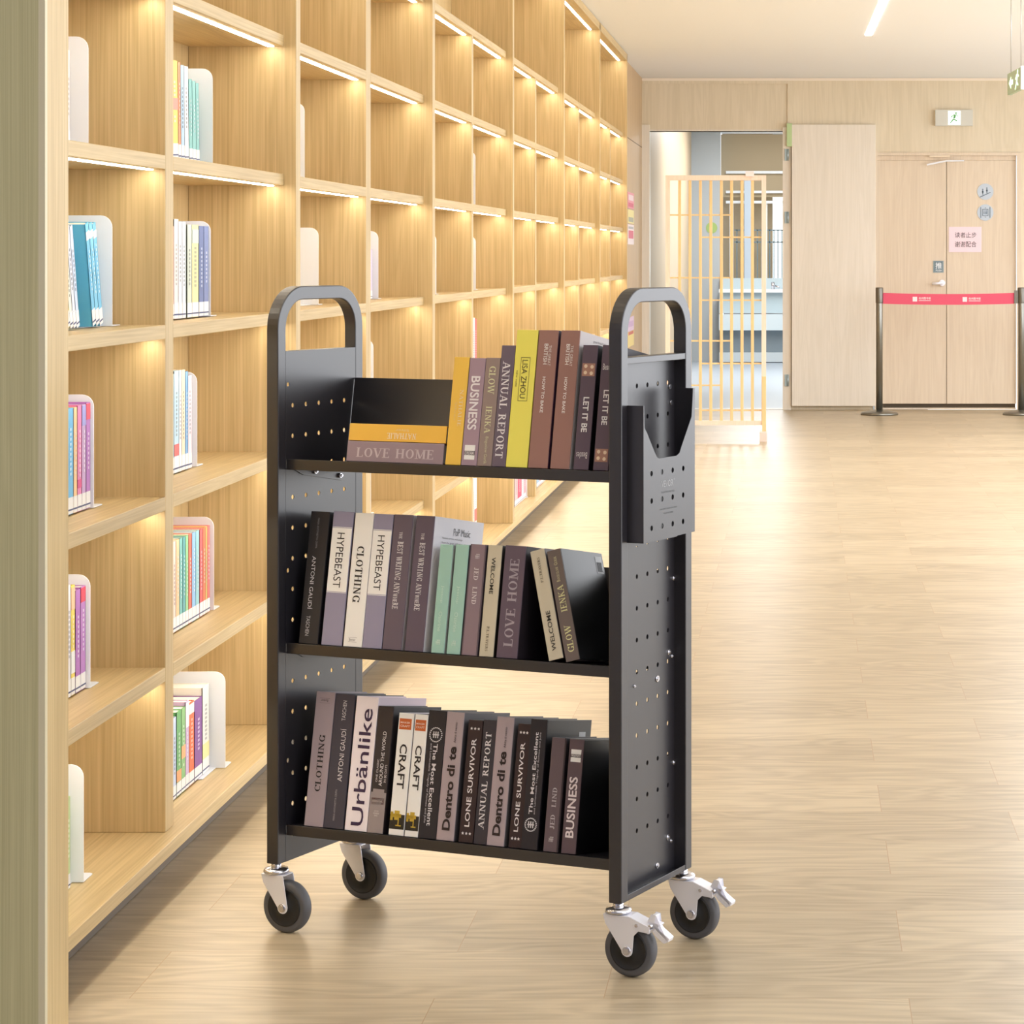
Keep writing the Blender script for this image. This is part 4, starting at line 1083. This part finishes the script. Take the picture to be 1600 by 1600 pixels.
ME = lambda d: [('crest', .81 if d == 'dn' else .19), (d, 'The Most Excellent', 'sans', *((.1, .74) if d == 'dn' else (.27, .9)), *((.42, .66) if d == 'dn' else (.32, .54)), (232, 228, 234), .01),
                (d, 'and Lamentable Tragedy of Romeo and Julie', 'sans', *((.12, .74) if d == 'dn' else (.27, .9)), *((.22, .36) if d == 'dn' else (.6, .73)), (200, 196, 204))]
cbook('black The Most Excellent book with crest at the top', 0, .2945, .0355, .2195, (38, 34, 42), (20, 18, 22), ME('dn'))
DE = lambda: [('up', 'Dentro di te', 'sans', .08, .73, .28, .74, (40, 26, 28), .032), ('up', 'Abita il vento', 'sans', .76, .92, .52, .66, (76, 62, 66))]
cbook('grey pink Dentro di te book beside the crested black book', 0, .331, .0345, .2195, (158, 144, 150), (84, 80, 84), DE())
LS = lambda: [('stars', .93), ('stars', .075), ('up', 'LONE SURVIVOR', 'sans', .13, .85, .32, .66, (236, 230, 234), .012)]
cbook('maroon LONE SURVIVOR book, left one of the pair', 0, .3745, .0285, .2085, (52, 34, 38), (22, 18, 20), LS(), dv=.002)
cbook('charcoal ANNUAL REPORT book on the bottom shelf', 0, .4055, .0255, .211, (56, 52, 62), (30, 28, 32), [
    ('up', 'ANNUAL REPORT', 'serif', .12, .9, .26, .7, (234, 230, 234))])
cbook('grey pink Dentro di te book right of the charcoal book', 0, .4315, .0335, .2185, (158, 144, 150), (96, 92, 94), DE())
cbook('maroon LONE SURVIVOR book, right one of the pair', 0, .473, .0250, .209, (52, 34, 38), (22, 18, 20), LS(), dv=.002)
cbook('black The Most Excellent book with crest at the bottom', 0, .4985, .0315, .219, (38, 34, 42), (18, 17, 20), ME('up') + [('barcode', .12, .168)], dep=.165, rough=.38)
cbook('mauve JED LIND book on the bottom shelf', 0, .542, .0275, .191, (92, 78, 84), (40, 34, 38), [
    ('band', 0, 1, (60, 50, 56), .92, 1.0), ('emblem', .11, (196, 188, 192)), ('up', 'JED  LIND', 'serif', .2, .56, .34, .66, (196, 188, 194))])
cbook('dark mauve BUSINESS book at the right end of the bottom shelf', 0, .5765, .0275, .191, (88, 72, 78), (12, 11, 14), [
    ('up', 'BUSINESS', 'sans', .14, .67, .2, .78, (240, 228, 232), .02), ('band', .80, .91, (232, 222, 226), .16, .86), ('band', .84, .87, (60, 52, 56), .16, .86), ('hzf', 'DREAM', 'sans', .845, .865, .22, .8, (236, 230, 232), .01), ('barcode', .13, .155)], dep=.165, rough=.35)
